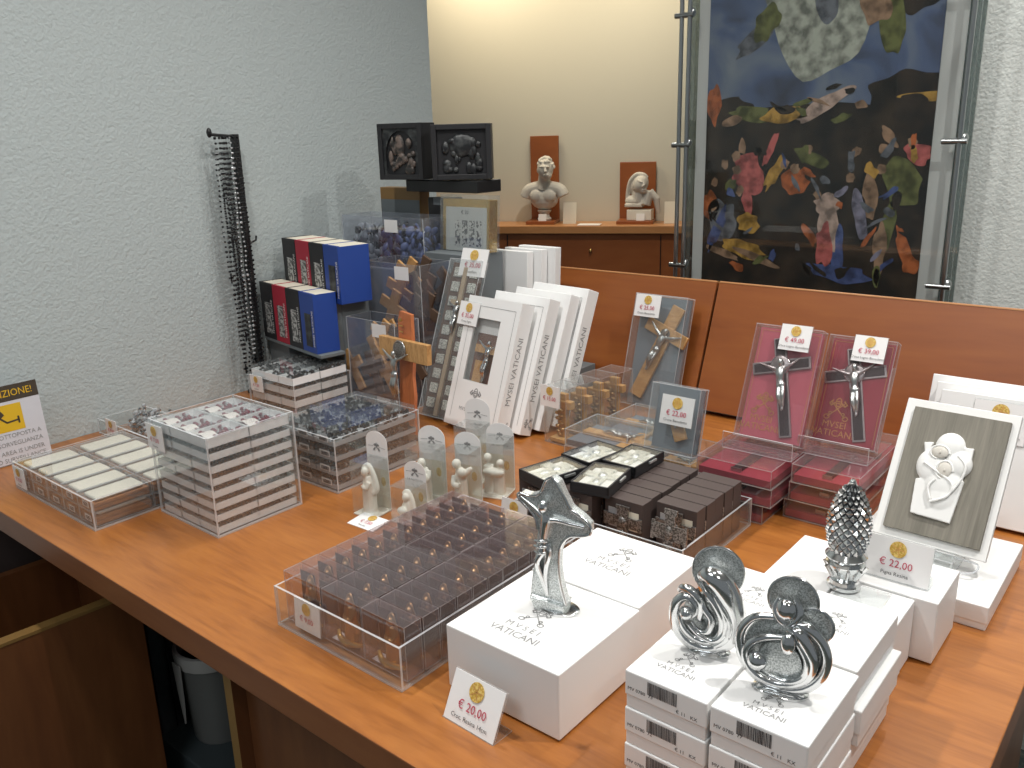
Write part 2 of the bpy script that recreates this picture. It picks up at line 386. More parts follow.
# ---------------------------------------------------------------- the setting
mb = MB(); mb.box(-4.5, 2.2, -2.0, 5.5, -1.0, -.9, 'floor'); struct(mb.build('floor'))
mb = MB(); mb.box(-4.5, 2.2, -2.0, 5.5, 1.75, 1.85, 'ceiling'); struct(mb.build('ceiling'))
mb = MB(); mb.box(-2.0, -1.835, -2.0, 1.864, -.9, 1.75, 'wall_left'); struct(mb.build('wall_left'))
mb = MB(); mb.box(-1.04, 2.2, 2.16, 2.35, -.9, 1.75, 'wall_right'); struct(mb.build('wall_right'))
BG = T(-2.414, 3.5, 0) @ RZ(26)      # frame of the counter at the far wall
mb = MB(); mb.box(-2.6, 1.9, .235, .40, -.9, 1.75, 'wall_back', BG); struct(mb.build('wall_back'))

# far counter
t = thing('display_counter', 'long reddish wooden counter along the beige back wall carrying the two busts', 'counter', (-2.414, 3.5, -.9), 26)
mb = MB(); mb.box(-1.3, 1.0, .02, .23, 0, 1.012, 'counter')
for x in (-.62, -.42, .34): mb.box(x - .002, x + .002, .016, .02, .0, 1.005, 'black')
mb.build('body', t)
mb = MB(); mb.box(-1.3, 1.0, 0, .23, 1.012, 1.05, 'panel_edge'); mb.build('worktop', t, bevel=.003)
mb = MB(); mb.ball((.0, .014, .93), .008, 'gold'); mb.build('knob', t)

def bg(x, y, z): return BG @ Vector((x, y, z))
def backboard(x, w, h, label, pl):
    t = thing('bust_backboard', label, 'board', bg(x, .205, .1505), 26)
    mb = MB(); mb.box(-w/2, w/2, 0, .018, 0, h, 'counter'); mb.build('board', t, bevel=.002)
    mb = MB(); mb.box(-w/2, w/2, -.135, 0, 0, .016, 'counter'); tag(mb.build('plinth', None, bg(x, .200, .1505), bevel=.002), pl, 'plinth').rotation_euler = (0, 0, R(26))
backboard(-.262, .145, .425, 'tall reddish wooden board standing behind the larger bust', 'low reddish wooden plinth under the larger bust')
backboard(.208, .178, .290, 'shorter reddish wooden board behind the small veiled bust', 'low reddish wooden plinth under the small veiled bust')
# bust one: bare shoulders, head turned down
t = thing('bust', 'larger white plaster bust with bare shoulders and lowered curly head', 'bust', bg(-.250, .125, .1675), 26 - 6)
mb = MB(); mb.lathe([(.034, 0), (.036, .008), (.026, .018), (.024, .032), (.034, .042), (.036, .05)], 'marble'); mb.build('socle', t)
mb = MB()
mb.ball((0, 0, .108), (.076, .044, .058), 'marble'); mb.tube(smooth([(-.098, 0, .112), (-.080, 0, .145), (-.040, 0, .158), (0, 0, .162), (.045, 0, .158), (.082, 0, .148), (.100, 0, .118)], 4), .032, 'marble', n=14)
mb.ball((-.032, -.030, .120), (.036, .018, .030), 'marble'); mb.ball((.034, -.030, .120), (.036, .018, .030), 'marble')
mb.tube([(0, 0, .16), (.004, -.010, .195), (.012, -.022, .225)], [.042, .031, .030], 'marble', n=14)
hx, hy, hz = .020, -.036, .252; mb.ball((hx, hy, hz), (.039, .046, .050), 'marble', n=20, k=14); mb.ball((hx + .012, hy - .014, hz - .030), (.024, .030, .024), 'marble')
mb.tube([(hx + .012, hy - .044, hz + .008), (hx + .018, hy - .054, hz - .014)], [.005, .009], 'marble'); mb.ball((hx + .016, hy - .042, hz - .028), (.013, .008, .005), 'marble'); mb.ball((hx + .008, hy - .040, hz + .012), (.028, .010, .005), 'marble'); mb.ball((hx - .040, hy + .004, hz - .006), (.006, .010, .014), 'marble')
rr = random.Random(3)
for i in range(110):
    a = rr.uniform(0, 2*PI); b = rr.uniform(-.1, 1.5); p = Vector((math.cos(a)*math.cos(b), math.sin(a)*math.cos(b), math.sin(b)))
    if p.y < -.25 and p.z < .50: continue
    mb.ball((hx + p.x*.041, hy + .004 + p.y*.048, hz + .006 + p.z*.050), rr.uniform(.006, .009), 'marble', n=7, k=5)
link('figure', fuse(mb, 'bust_figure', 'marble', .003, 2), t)
# bust two: veiled head tilted back on the right shoulder
t = thing('bust', 'small white plaster bust of a veiled head tilted back on a pale block', 'bust', bg(.225, .125, .1675), 26 - 6)
mb = MB(); mb.box(-.055, .065, -.035, .035, 0, .05, 'resin'); mb.build('socle', t, bevel=.002)
mb = MB()
mb.box(-.066, .02, -.035, .035, .062, .078, 'marble'); mb.ball((-.02, 0, .09), (.052, .036, .03), 'marble'); mb.tube([(.03, -.01, .075), (.05, -.01, .14)], [.03, .024], 'marble', n=10)
mb.tube([(.05, -.01, .135), (.085, -.005, .10), (.095, 0, .03)], [.022, .018, .010], 'marble', n=10)
mb.tube([(-.008, 0, .09), (.000, -.008, .135)], [.036, .030], 'marble', n=12)
Rt = Matrix.Rotation(R(24), 3, 'Y'); mb.ball((.008, -.016, .172), (.037, .040, .047), 'marble', n=20, k=14, rot=Rt); mb.ball((.030, -.050, .166), (.007, .012, .012), 'marble', rot=Rt); mb.ball((.030, -.046, .148), (.012, .008, .005), 'marble'); mb.ball((.018, -.050, .184), (.022, .008, .005), 'marble', rot=Rt); mb.ball((.028, -.036, .140), (.016, .014, .012), 'marble')
mb.tube(smooth([(-.058, .0, .075), (-.056, -.006, .13), (-.042, -.016, .185), (-.012, -.022, .216), (.022, -.022, .216), (.038, -.014, .20)]), .011, 'marble'); mb.ball((-.014, .010, .165), (.044, .038, .058), 'marble', n=18, k=12)
link('figure', fuse(mb, 'bust_figure_small', 'marble', .003, 2), t)
for x, w, h, lab in ((-.118, .066, .105, 'blank pale card standing to the right of the larger bust'), (.378, .06, .105, 'blank pale card standing to the right of the small veiled bust')):
    mb = MB(); mb.box(-w/2, w/2, 0, .003, 0, h, 'cream', RX(-8)); tag(mb.build('display_card', None, bg(x, .10, .1505)), lab, 'card').rotation_euler = (0, 0, R(26))
for x, lab in ((-.252, 'tiny white price card at the foot of the larger bust'), (.235, 'tiny white price card at the foot of the small veiled bust')):
    mb = MB(); mb.box(-.02, .02, 0, .002, 0, .034, 'paper', RX(-10)); tag(mb.build('price_card', None, bg(x, .078, .1670)), lab, 'card').rotation_euler = (0, 0, R(26))
mb = MB(); mb.box(-.055, .055, -.035, .035, 0, .003, 'paper'); tag(mb.build('paper_slip', None, bg(-.01, .05, .1505)), 'white paper slip lying flat on the far counter between the busts', 'paper').rotation_euler = (0, 0, R(24))

# glazed print hung on steel rods in front of the right wall
PY = 2.1
t = thing('framed_painting', 'large dark figure painting under glass hung from steel rods on the right', 'painting', (-.80, PY, .12))
mb = MB(); mb.box(-.315, .305, 0, .006, 0, 1.5, 'pale_board'); mb.build('backing_board', t)
mb = MB(); mb.box(-.35, .335, -.030, -.022, -.05, 1.55, ['glass_green', 'glass_green', 'glass', 'glass', 'glass_green', 'glass_green']); mb.build('glass', t)
mb = MB(); mb.box(-.35, .335, .012, .018, -.05, 1.55, 'glass_green'); mb.build('rear_glass', t)
mb = MB(); pw, ph = .545, 1.35; px0 = -.285; pz0 = .075
X = T(px0, -.001, pz0) @ UP
mb.add([(0, 0, 0), (pw, 0, 0), (pw, ph, 0), (0, ph, 0)], [(0, 1, 2, 3)], 'p_dark', X, False)
def blob(cx, cy, rx, ry, m, ang=0, lay=1, seed=0, n=14, j=.22):
    rr = random.Random(seed*31 + int(cx*1000)); pts = []
    for i in range(n):
        a = 2*PI*i/n; q = 1 + rr.uniform(-j, j); x, y = rx*q*math.cos(a), ry*q*math.sin(a)
        pts.append((cx + x*math.cos(ang) - y*math.sin(ang), cy + x*math.sin(ang) + y*math.cos(ang), .0002*lay))
    pts = smooth(pts + [pts[0]], 3)[:-1]
    pts = [(min(max(x, 0), pw), min(max(y, 0), ph), z) for x, y, z in pts]
    mb.add([(cx, cy, .0002*lay)] + pts, [(0, 1 + i, 1 + (i + 1) % len(pts)) for i in range(len(pts))], m, X, False)
# a free arrangement of colour masses: blue sky above, dark ground with coloured drapery below (heights from the bottom)
mb.add([(0, .43, .0002), (pw, .43, .0002), (pw, ph, .0002), (0, ph, .0002)], [(0, 1, 2, 3)], 'sky', X, False)
blob(.28, .72, .13, .19, 'p_glow', 0, 2); blob(.06, .44, .07, .03, 'p_dark', 0, 3); blob(.27, .40, .30, .05, 'p_dark', 0, 2, j=.1); blob(.50, .46, .10, .05, 'p_dark', 0, 3)
blob(.29, .72, .032, .10, 'p_grey', .1, 4); blob(.12, .60, .055, .022, 'p_grey', .7, 4); blob(.15, .64, .028, .045, 'p_green', -.4, 5); blob(.44, .62, .03, .08, 'p_green', .15, 4); blob(.40, .66, .03, .05, 'p_skin', .2, 5)
blob(.50, .66, .05, .03, 'p_dark', .4, 3)
blob(.12, .43, .055, .018, 'p_green', -.1, 4); blob(.20, .425, .06, .020, 'p_ochre', .1, 5); blob(.30, .445, .075, .018, 'p_pale', .55, 5); blob(.02, .455, .018, .045, 'p_orange', 0, 5); blob(.52, .455, .05, .010, 'p_ochre', 0, 5)
blob(.12, .285, .040, .050, 'p_pink', .2, 5); blob(.12, .225, .014, .04, 'p_pink', .1, 4); blob(.19, .29, .014, .045, 'p_ochre', -.5, 5); blob(.175, .345, .010, .04, 'p_pink', -.4, 5)
blob(.28, .325, .045, .014, 'p_green', -.45, 5); blob(.24, .27, .035, .030, 'p_orange', 0, 3); blob(.24, .30, .012, .012, 'p_skin', 0, 6); blob(.075, .26, .018, .012, 'p_green', .6, 6)
for x, y in ((.055, .31), (.085, .33), (.03, .265), (.27, .345), (.385, .34), (.375, .28), (.445, .345), (.505, .36), (.30, .24), (.445, .30), (.10, .245), (.215, .31)): blob(x, y, .010, .012, 'p_skin', 0, 7, 3)
blob(.33, .17, .022, .075, 'p_pale', .1, 6); blob(.325, .22, .030, .022, 'p_pale', .2, 7); blob(.325, .12, .020, .05, 'p_pink', 0, 7); blob(.355, .12, .016, .07, 'p_blue', .05, 5); blob(.36, .055, .075, .022, 'p_blue', -.1, 6)
blob(.425, .24, .018, .055, 'p_skin', .1, 6); blob(.405, .19, .016, .06, 'p_lilac', .25, 6); blob(.49, .27, .038, .055, 'p_green', .2, 5); blob(.47, .17, .016, .06, 'p_green', -.15, 5); blob(.455, .12, .014, .06, 'p_skin', .0, 6)
blob(.52, .335, .03, .022, 'p_pink', -.3, 6); blob(.455, .37, .010, .03, 'p_skin', .6, 6); blob(.51, .12, .012, .055, 'p_orange', .35, 5); blob(.525, .085, .018, .02, 'p_orange', 0, 6)
blob(.02, .20, .022, .04, 'p_orange', .2, 5); blob(.055, .17, .040, .05, 'p_grey', .4, 5); blob(.04, .145, .014, .06, 'p_blue', -.4, 6); blob(.125, .165, .03, .025, 'p_ochre', -.2, 5); blob(.11, .10, .06, .022, 'p_ochre', -.2, 6); blob(.16, .075, .07, .010, 'p_skin', -.35, 7); blob(.06, .085, .045, .010, 'p_skin', -.3, 6)
rr2 = random.Random(77)
for k in range(46):
    x_, y_ = rr2.uniform(.02, .53), rr2.uniform(.04, .36); c_ = rr2.choice(('p_skin', 'p_grey', 'p_green', 'p_orange', 'p_blue', 'p_lilac', 'p_grey', 'p_dark', 'p_dark', 'p_ochre'))
    blob(x_, y_, rr2.uniform(.004, .013), rr2.uniform(.008, .026), c_, rr2.uniform(-1.2, 1.2), 8, k, 9, .4)
for k in range(16): blob(rr2.uniform(.03, .52), rr2.uniform(.39, .50), rr2.uniform(.008, .03), rr2.uniform(.004, .012), rr2.choice(('p_dark', 'p_skin', 'p_green', 'p_dark')), rr2.uniform(-.6, .6), 8, k, 9, .4)
mb.build('painting', t)
for x, nm in ((-.340, 0), (-.318, 1), (.325, 2)):
    mb = MB(); mb.cyl((x, -.045, -.2), .0055, 1.9, 'steel', n=12); mb.build('hanging_rod', t)
for z in (.125, .435, .745, 1.05):
    for x in (-.33, .318):
        mb = MB(); mb.tube([(x - .028, -.045, z), (x + .022, -.045, z)], .0065, 'steel', n=10); mb.ball((x + .012, -.036, z + .006), .011, 'steel', n=10, k=6); mb.build('clamp', t)

# ---------------------------------------------------------------- the desk
DX0, DX1, DY0, DY1 = -1.832, -.098, .477, 1.66
t = thing('display_desk', 'large cherry-wood display desk covered with religious gifts', 'desk', (0, 0, -.9))
mb = MB(); mb.box(DX0, DX1, DY0, DY1, .858, .9, ['desk_edge', 'desk', 'desk_edge', 'desk_edge', 'desk_edge', 'desk_edge']); mb.build('desktop', t, bevel=.0015)
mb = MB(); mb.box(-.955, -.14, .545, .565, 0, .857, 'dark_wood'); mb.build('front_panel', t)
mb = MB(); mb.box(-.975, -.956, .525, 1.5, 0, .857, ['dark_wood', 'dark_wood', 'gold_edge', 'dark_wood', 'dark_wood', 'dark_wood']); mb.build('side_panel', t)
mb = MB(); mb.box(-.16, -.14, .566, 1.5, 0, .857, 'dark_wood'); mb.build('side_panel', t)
mb = MB(); mb.box(-1.831, -1.812, .50, 1.6, 0, .857, 'black_card'); mb.build('side_panel', t)  # dark board added along the wall to darken the space below
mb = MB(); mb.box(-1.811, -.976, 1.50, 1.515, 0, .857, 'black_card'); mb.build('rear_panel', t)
# leaning back panels
LEAN = 20.5
for x0, x1, lab in ((-1.83, -.852, 'left reddish wooden back panel leaning behind the desk, ending at the seam'), (-.846, .35, 'right reddish wooden back panel leaning behind the desk, under the painting')):
    t = thing('back_panel', lab, 'panel', (x0, 1.624, .0112), 0, None, -LEAN)
    mb = MB(); mb.box(0, x1 - x0, 0, .03, 0, .278, 'panel'); mb.build('board', t)
    mb = MB(); mb.box(0, x1 - x0, -.001, .031, .278, .282, 'panel_edge'); mb.build('edge_band', t, bevel=.001)

# under the desk
t = thing('storage_bin', 'dark open wooden bin with a yellowish rim under the left end of the desk', 'bin', (-1.49, .40, -.9))
X = RZ(-4)
mb = MB(); mb.box(-.02, 0, -.25, .25, 0, .69, 'dark_wood', X); mb.box(-.29, -.02, .23, .25, 0, .69, 'dark_wood', X); mb.box(-.29, -.27, -.25, .23, 0, .69, 'dark_wood', X); mb.box(-.27, -.02, -.25, -.23, 0, .69, 'dark_wood', X); mb.box(-.27, -.02, -.23, .23, 0, .02, 'dark_wood', X); mb.build('body', t)
mb = MB(); mb.box(-.021, .001, -.25, .25, .69, .696, 'gold_edge', X); mb.build('rim', t)
mb = MB(); mb.box(0, .17, 0, .10, 0, .70, 'dim_grey'); mb.box(.083, .087, -.002, 0, .02, .69, 'black'); tag(mb.build('document_box', None, (-1.805, .80, -.9), .004), 'grey upright document box standing against the rough wall under the desk', 'box').rotation_euler = (0, 0, 0)
t = thing('merchandise_bag', 'dark bag with gold scribbled print standing upright under the desk', 'bag', (-1.795, 1.16, -.9))
mb = MB(); mb.prism(smooth([(0, 0), (.16, 0), (.17, .3), (.16, .62), (.12, .66), (.05, .64), (0, .66), (-.01, .3)], 4), -.08, 0, 'dim_grey', UP, smooth=True); mb.build('body', t)
mb = MB(); rr = random.Random(5)
for k in range(7): stroke(mb, [(rr.uniform(.02, .14), .56 - k*.07 + rr.uniform(-.03, .05)) for _ in range(5)], .004, 'gold_foil', T(0, -.001, 0) @ UP)
mb.build('print', t)
t = thing('waste_container', 'grey plastic container with a pale liner tucked beside the desk side panel', 'container', (-1.515, .80, -.6195))
mb = MB(); mb.lathe([(.055, 0), (.058, .01), (.072, .20), (.074, .21), (.070, .21), (.056, .02)], 'grey_plastic', n=24); mb.build('body', t)
mb = MB(); mb.lathe([(.075, .185), (.077, .20), (.076, .215), (.068, .215), (.066, .185)], 'white_plastic', n=24); mb.prism([(-.014, 0), (.014, 0), (.010, -.09), (.003, -.14), (-.004, -.09)], 0, .003, 'white_plastic', T(.0, -.079, .20) @ UP); mb.build('liner', t)
mb = MB(); mb.box(0, .30, 0, .24, 0, .28, 'slate'); tag(mb.build('storage_box', None, (-1.60, .70, -.9), .004), 'dark slate storage box on the floor under the grey container', 'box')

# ---------------------------------------------------------------- price tags
def tagprint(mb, w, h, price, line, X, corner=None):
    e = h*.19; mb.prism(ring2(0, h*.26, e, e*1.02, 20)[:-1], 0, .0003, 'gold_ink', X)
    for k in range(5): stroke(mb, [(0, h*.26), (e*.8*math.cos(k*1.26), h*.26 + e*.8*math.sin(k*1.26))], e*.12, 'gold_foil', X @ T(0, 0, .0005))
    text(mb, price, h*.25, 'red_ink', X @ T(0, -h*.09, .0004), squash=.95)
    if line: text(mb, line, h*.125, 'black_ink', X @ T(0, -h*.33, .0004))
    if corner: text(mb, corner, h*.08, 'ink', X @ T(w*.40, h*.36, .0004))
def price_tag(loc, w, h, price, line, label, lean=20, rz=0, foot=.02, ry=0):
    t = thing('price_tag', label, 'price tag', loc, rz, None, 0, ry)
    X = RX(-lean)
    mb = MB(); mb.slab(-w/2 - .001, w/2 + .001, .0016, .0024, 0, h + .001, 'clear', 'edge', X)
    if foot: mb.slab(-w/2 - .001, w/2 + .001, 0, foot, 0, .001)
    mb.build('holder', t)
    mb = MB(); mb.box(-w/2, w/2, .0003, .0014, .001, h, 'paper', X); c = mb.build('card', t)
    mb = MB(); tagprint(mb, w, h, price, line, X @ T(0, -.0008, h/2) @ UP, None); mb.build('print', c)
    return t
price_tag((-.535, .548, 0), .072, .054, '€ 20,00', 'Croc. Resina 14cm', 'slanted price card reading 20,00 leaning before the front white box', 26, -2, .03)
price_tag((-.243, .975, .0815), .076, .050, '€ 22,00', 'Pigna Resina', 'clear stand price card reading 22,00 beside the pinecone', 14, 0, .035)
price_tag((-.228, 1.409, .127), .074, .062, '€ 25,00', 'Icona 17,50x12,5cm', 'price card reading 25,00 peeping above the grey plaque', 16, 0, 0)
t = price_tag((-.800, .9450, .001), .052, .046, '€ 8,00', 'Croce metallo', 'pinkish price card reading 8,00 at the corner of the case of dark metal crosses', 8, 0, 0)
t = price_tag((-1.000, .802, .0015), .058, .040, '€ 7,50', 'Statuina', 'small price card lying flat on the desk before the hooded figurine', 84, 2, 0)

# ---------------------------------------------------------------- white gift boxes
def gift_box(x0, x1, y0, y1, z0, z1, label, group=None, lid=None, print_=None, seam=True, bar=None, name='gift_box', rz=0):
    cx, cy = (x0 + x1)/2, (y0 + y1)/2; t = thing(name, label, 'box', (cx, cy, z0), rz, group)
    w, d, h = x1 - x0, y1 - y0, z1 - z0; lh = lid or h*.97
    g = .0012
    if lh < h*.95:
        mb = MB(); mb.box(-w/2 + g, w/2 - g, -d/2 + g, d/2 - g, 0, h - lh + .002, 'white_box'); mb.build('base', t, bevel=.0008)
    mb = MB(); mb.box(-w/2, w/2, -d/2, d/2, h - lh, h, 'white_box'); l = mb.build('lid', t, bevel=.0014)
    if print_:
        mb = MB(); logo(mb, T(print_[0], print_[1], h + .0003) @ RZ(print_[3] if len(print_) > 3 else 0), print_[2]); mb.build('printed_crest', l)
    if bar:
        z = h - lh/2 if lh < h*.95 else h/2
        mb = MB(); X = T(0, -d/2 - .0004, z) @ UP
        barcode(mb, w*.36, h*.34, X @ T(-w*.03, h*.08), seed=bar); text(mb, 'MV 0780  %d' % (70 + bar), h*.13, 'black_ink', X @ T(-w*.30, -h*.12)); text(mb, '€ 11   KX', h*.13, 'black_ink', X @ T(w*.27, -h*.20))
        mb.build('barcode_print', t)
    return t
gift_box(-.602, -.447, .592, .745, 0, .080, 'white square gift box at the front carrying the tall silver cross statue', print_=(-.005, -.037, .027))
gift_box(-.604, -.450, .748, .892, 0, .080, 'white square gift box directly behind the one with the silver cross statue', print_=(-.005, -.005, .027))
H3 = .04
names = {0: 'front left', 1: 'front right'}
for k in range(3):
    lv = ('top', 'middle', 'lowest')[2 - k]; z = k*H3
    gift_box(-.370, -.2865, .592, .712, z, z + H3 - .0005, 'small white box, %s of the stack under the silver swirl statue with a single curl' % lv, 'small white gift boxes in stacks', lid=.026, print_=(-.003, -.030, .016) if k == 2 else None, bar=k + 1)
    gift_box(-.2835, -.197, .592, .712, z, z + H3 - .0005, 'small white box, %s of the stack under the silver statue with round plates' % lv, 'small white gift boxes in stacks', lid=.026, print_=(-.003, -.036, .016) if k == 2 else None, bar=k + 5)
    gift_box(-.283 + (.004 if k == 1 else 0), -.200 + (.007 if k == 1 else 0), .716, .838, z, z + H3 - .0005, 'small white box, %s of the stack behind the statue with round plates' % lv, 'small white gift boxes in stacks', lid=.026, print_=(-.005, .0, .016) if k == 2 else None)
    gift_box(-.370, -.288, .716, .838, z, z + H3 - .0005, 'small white box, %s of the stack behind the single curl statue' % lv, 'small white gift boxes in stacks', lid=.026, print_=(-.005, .0, .016) if k == 2 else None)
gift_box(-.372, -.296, .905, 1.035, 0, .080, 'white box left of the pinecone statue, its long side toward the desk front')
gift_box(-.294, -.212, .862, .953, 0, .078, 'white box right behind the small stacks, in front of the pinecone')
gift_box(-.292, -.188, .955, 1.050, 0, .080, 'white box carrying the pinecone and its price card')
gift_box(-.350, -.155, 1.068, 1.275, 0, .033, 'flat white box lying under the easel of the grey plaque', lid=.024)

# ---------------------------------------------------------------- silver statues
# tall cross with a slender figure
t = thing('cross_statue', 'tall silver flared cross statue with a slim relief figure on the front white box', 'statue', (-.527, .690, .080), 14)
S = .000258; SV = .000262
def pc(x, y): return ((x - 248)*S, (687 - y)*SV)
out = [(150, 625), (163, 520), (180, 400), (192, 310), (178, 250), (140, 210), (108, 182), (112, 158), (160, 163), (205, 145), (235, 82), (262, 66), (290, 84), (318, 145), (345, 192), (395, 222), (430, 252), (430, 288), (400, 303), (342, 315), (308, 350), (290, 400), (285, 480), (296, 560), (318, 640), (312, 675), (285, 690), (230, 676), (180, 650)]
mb = MB(); mb.prism([pc(x, y) for x, y in out], -.007, .007, 'hammered', UP)
mb.prism([pc(150, 625), pc(318, 640), pc(312, 687), pc(180, 687)], -.012, .012, 'hammered', UP)
link('cross', fuse(mb, 'flared_cross', 'hammered', .0012, 3), t)
def pt3(lst, y0=-.007): return [(*((lambda q: (q[0], y0 - (p[3] if len(p) > 3 else 0), q[1]))(pc(p[0], p[1]))), p[2]*S) for p in lst]
mb = MB()
def limb(lst, m='silver', y0=-.0075, n=10, k=5):
    a = smooth(pt3(lst, y0), k); mb.tube([p[:3] for p in a], [max(p[3], .0004) for p in a], m, n=n)
limb([(262, 66, 6), (318, 145, 7), (345, 192, 7), (395, 222, 7), (430, 252, 8), (430, 288, 8), (400, 303, 7), (342, 315, 7), (308, 350, 7), (290, 400, 7), (287, 480, 7), (296, 560, 8), (318, 640, 8)])
limb([(262, 66, 6), (235, 82, 6), (205, 145, 6), (160, 163, 6), (112, 158, 7), (108, 182, 6), (178, 250, 6), (192, 310, 6)])
q = pc(230, 190); mb.ball((q[0], -.013, q[1]), (.0058, .0058, .0075), 'silver'); 
limb([(232, 220, 14, .004), (240, 250, 24, .003), (232, 300, 22, .003), (225, 345, 20, .003), (218, 400, 24, .003)])
limb([(218, 235, 16, .003), (180, 208, 12, .002), (145, 186, 9, .001), (120, 172, 7)])
limb([(250, 250, 15, .003), (290, 248, 12, .002), (345, 256, 10, .001), (405, 262, 8)])
limb([(225, 395, 20, .003), (196, 450, 16, .005), (212, 520, 13, .003), (232, 608, 8, .001)])
limb([(240, 360, 18, .003), (250, 400, 16, .004), (238, 460, 13, .004), (228, 530, 10, .002), (233, 600, 7, .001)])
limb([(190, 352, 6, .006), (220, 345, 7, .009), (246, 345, 6, .006)]); limb([(186, 376, 6, .006), (218, 372, 7, .009), (246, 370, 6, .006)]); limb([(188, 402, 5, .006), (215, 402, 6, .009), (240, 398, 5, .006)])
mb.build('relief_figure', t)
mb = MB(); mb.lathe([(.021, 0), (.021, .003), (.019, .0045)], 'silver', T(.006, 0, 0) @ Matrix.Diagonal((1.2, .8, 1, 1)), 28); mb.build('base', t)

# swirl statue one
def swirl_helpers(S, cx, cy, V):
    def p2(x, y): return ((x - cx)*S, (cy - y)*V)
    def sw(mb, lst, m='silver', y0=0, n=12, k=6, flat=1):
        a = []
        for e in lst:
            u, w = p2(e[0], e[1]); a.append((u, y0 - (e[3] if len(e) > 3 else 0), w, e[2]*S))
        a = smooth(a, k); mb.tube([p[:3] for p in a], [max(p[3], .0003) for p in a], m, n=n, flat=flat)
    return p2, sw
S = .000202; p2, sw = swirl_helpers(S, 442, 612, .000214)
t = thing('swirl_statue', 'silver mother-and-child statue with one large curl, on the left small box stack', 'statue', (-.322, .664, .1197), 18)
mb = MB(); c = p2(468, 222); mb.lathe([(.0226, -.0012), (.0233, 0), (.0226, .0012)], 'hammered', T(c[0], .004, c[1]) @ UP @ Matrix.Diagonal((1, 1.08, 1, 1)), 36)
c = p2(440, 460); mb.lathe([(.0255, -.0015), (.027, 0), (.0255, .0015)], 'hammered', T(c[0], .003, c[1]) @ UP @ Matrix.Diagonal((1, 1.1, 1, 1)), 36); mb.build('plates', t)
mb = MB(); c = p2(468, 222); mb.tube([(c[0] + .0231*math.cos(a*.1745), .004, c[1] + .0249*math.sin(a*.1745)) for a in range(36)], .0014, 'silver', closed=True); mb.build('halo_rim', t)
mb = MB()
sw(mb, [(398, 268, 8, 0), (410, 232, 34, .004), (445, 222, 52, .006), (490, 250, 58, .006), (530, 310, 55, .006), (558, 390, 48, .005), (560, 460, 44, .004), (530, 530, 40, .003), (470, 580, 34, .002), (400, 588, 30, .002), (335, 565, 28, .002), (290, 510, 26, .003), (276, 440, 24, .004), (292, 375, 24, .005), (335, 340, 22, .006), (372, 368, 18, .007), (378, 410, 14, .008), (352, 438, 10, .008)])
sw(mb, [(400, 262, 10, .006), (430, 300, 14, .010), (475, 350, 20, .010), (505, 420, 22, .009), (500, 490, 22, .008), (450, 540, 20, .007), (385, 540, 18, .006), (330, 500, 16, .006), (308, 440, 12, .006), (320, 395, 8, .006)])
sw(mb, [(470, 300, 12, .012), (520, 390, 18, .012), (520, 470, 17, .011), (470, 525, 15, .010), (400, 510, 12, .009), (350, 470, 8, .008)])
sw(mb, [(455, 285, 8, .010), (500, 340, 14, .013), (538, 420, 16, .012), (528, 500, 15, .010), (475, 556, 14, .008)])
sw(mb, [(380, 300, 8, .004), (420, 380, 16, .007), (455, 430, 18, .008), (440, 490, 16, .008), (395, 495, 10, .007), (362, 455, 6, .007)])
sw(mb, [(296, 330, 8, .002), (312, 305, 16, .004), (350, 305, 20, .006), (388, 335, 20, .007), (404, 385, 18, .006), (398, 440, 14, .005), (420, 455, 6, .003)])
c = p2(342, 405); mb.ball((c[0], -.012, c[1]), .0066, 'silver', n=18, k=12); c = p2(448, 335); mb.ball((c[0], -.006, c[1]), (.006, .004, .004), 'silver')
mb.build('swirled_figures', t)
mb = MB(); mb.lathe([(.017, 0), (.017, .002), (.014, .004)], 'silver', None, 28, 1.2, .7); mb.build('base', t)

# swirl statue two
S = .000242; p2, sw = swirl_helpers(S, 240, 492, .000258)
t = thing('swirl_statue', 'silver family statue with round hammered plates, on the right small box stack', 'statue', (-.244, .648, .1197), 12)
mb = MB()
for x, y, r, yy in ((258, 150, 84, .006), (338, 225, 62, .005), (235, 348, 140, .003), (232, 372, 80, -.004)):
    c = p2(x, y); q = r*S; mb.lathe([(q*.97, -.0012), (q, 0), (q*.97, .0012)], 'hammered', T(c[0], yy, c[1]) @ UP @ Matrix.Diagonal((1, 1.04, 1, 1)), 40)
mb.build('plates', t)
mb = MB()
for x, y, r, yy in ((258, 150, 86, .005), (338, 225, 63, .004)):
    c = p2(x, y); mb.tube([(c[0] + r*S*math.cos(a*.1745), yy, c[1] + r*S*1.04*math.sin(a*.1745)) for a in range(36)], .0013, 'silver', closed=True)
mb.build('halo_rims', t)
mb = MB()
sw(mb, [(200, 210, 12, .002), (130, 230, 14, .002), (88, 290, 16, .002), (88, 360, 17, .002), (122, 425, 18, .002), (185, 465, 20, .002), (250, 476, 20, .002), (320, 455, 20, .002), (372, 400, 20, .002), (388, 330, 20, .002), (368, 265, 20, .003), (320, 220, 22, .004), (280, 215, 14, .005)])
sw(mb, [(245, 270, 10, .006), (180, 285, 14, .006), (128, 320, 16, .006), (112, 375, 17, .006), (140, 425, 18, .006), (200, 450, 18, .006), (270, 445, 18, .006), (325, 405, 20, .006), (345, 345, 22, .007), (330, 290, 24, .008), (290, 235, 22, .009), (250, 232, 8, .009)])
sw(mb, [(298, 270, 14, .010), (330, 330, 15, .010), (318, 395, 13, .009), (265, 430, 12, .008), (200, 425, 9, .007)])
sw(mb, [(215, 135, 8, .002), (205, 170, 12, .004), (225, 205, 14, .006), (245, 225, 8, .006)])
sw(mb, [(270, 130, 10, .002), (290, 165, 14, .004), (278, 200, 12, .006), (250, 230, 7, .006)])
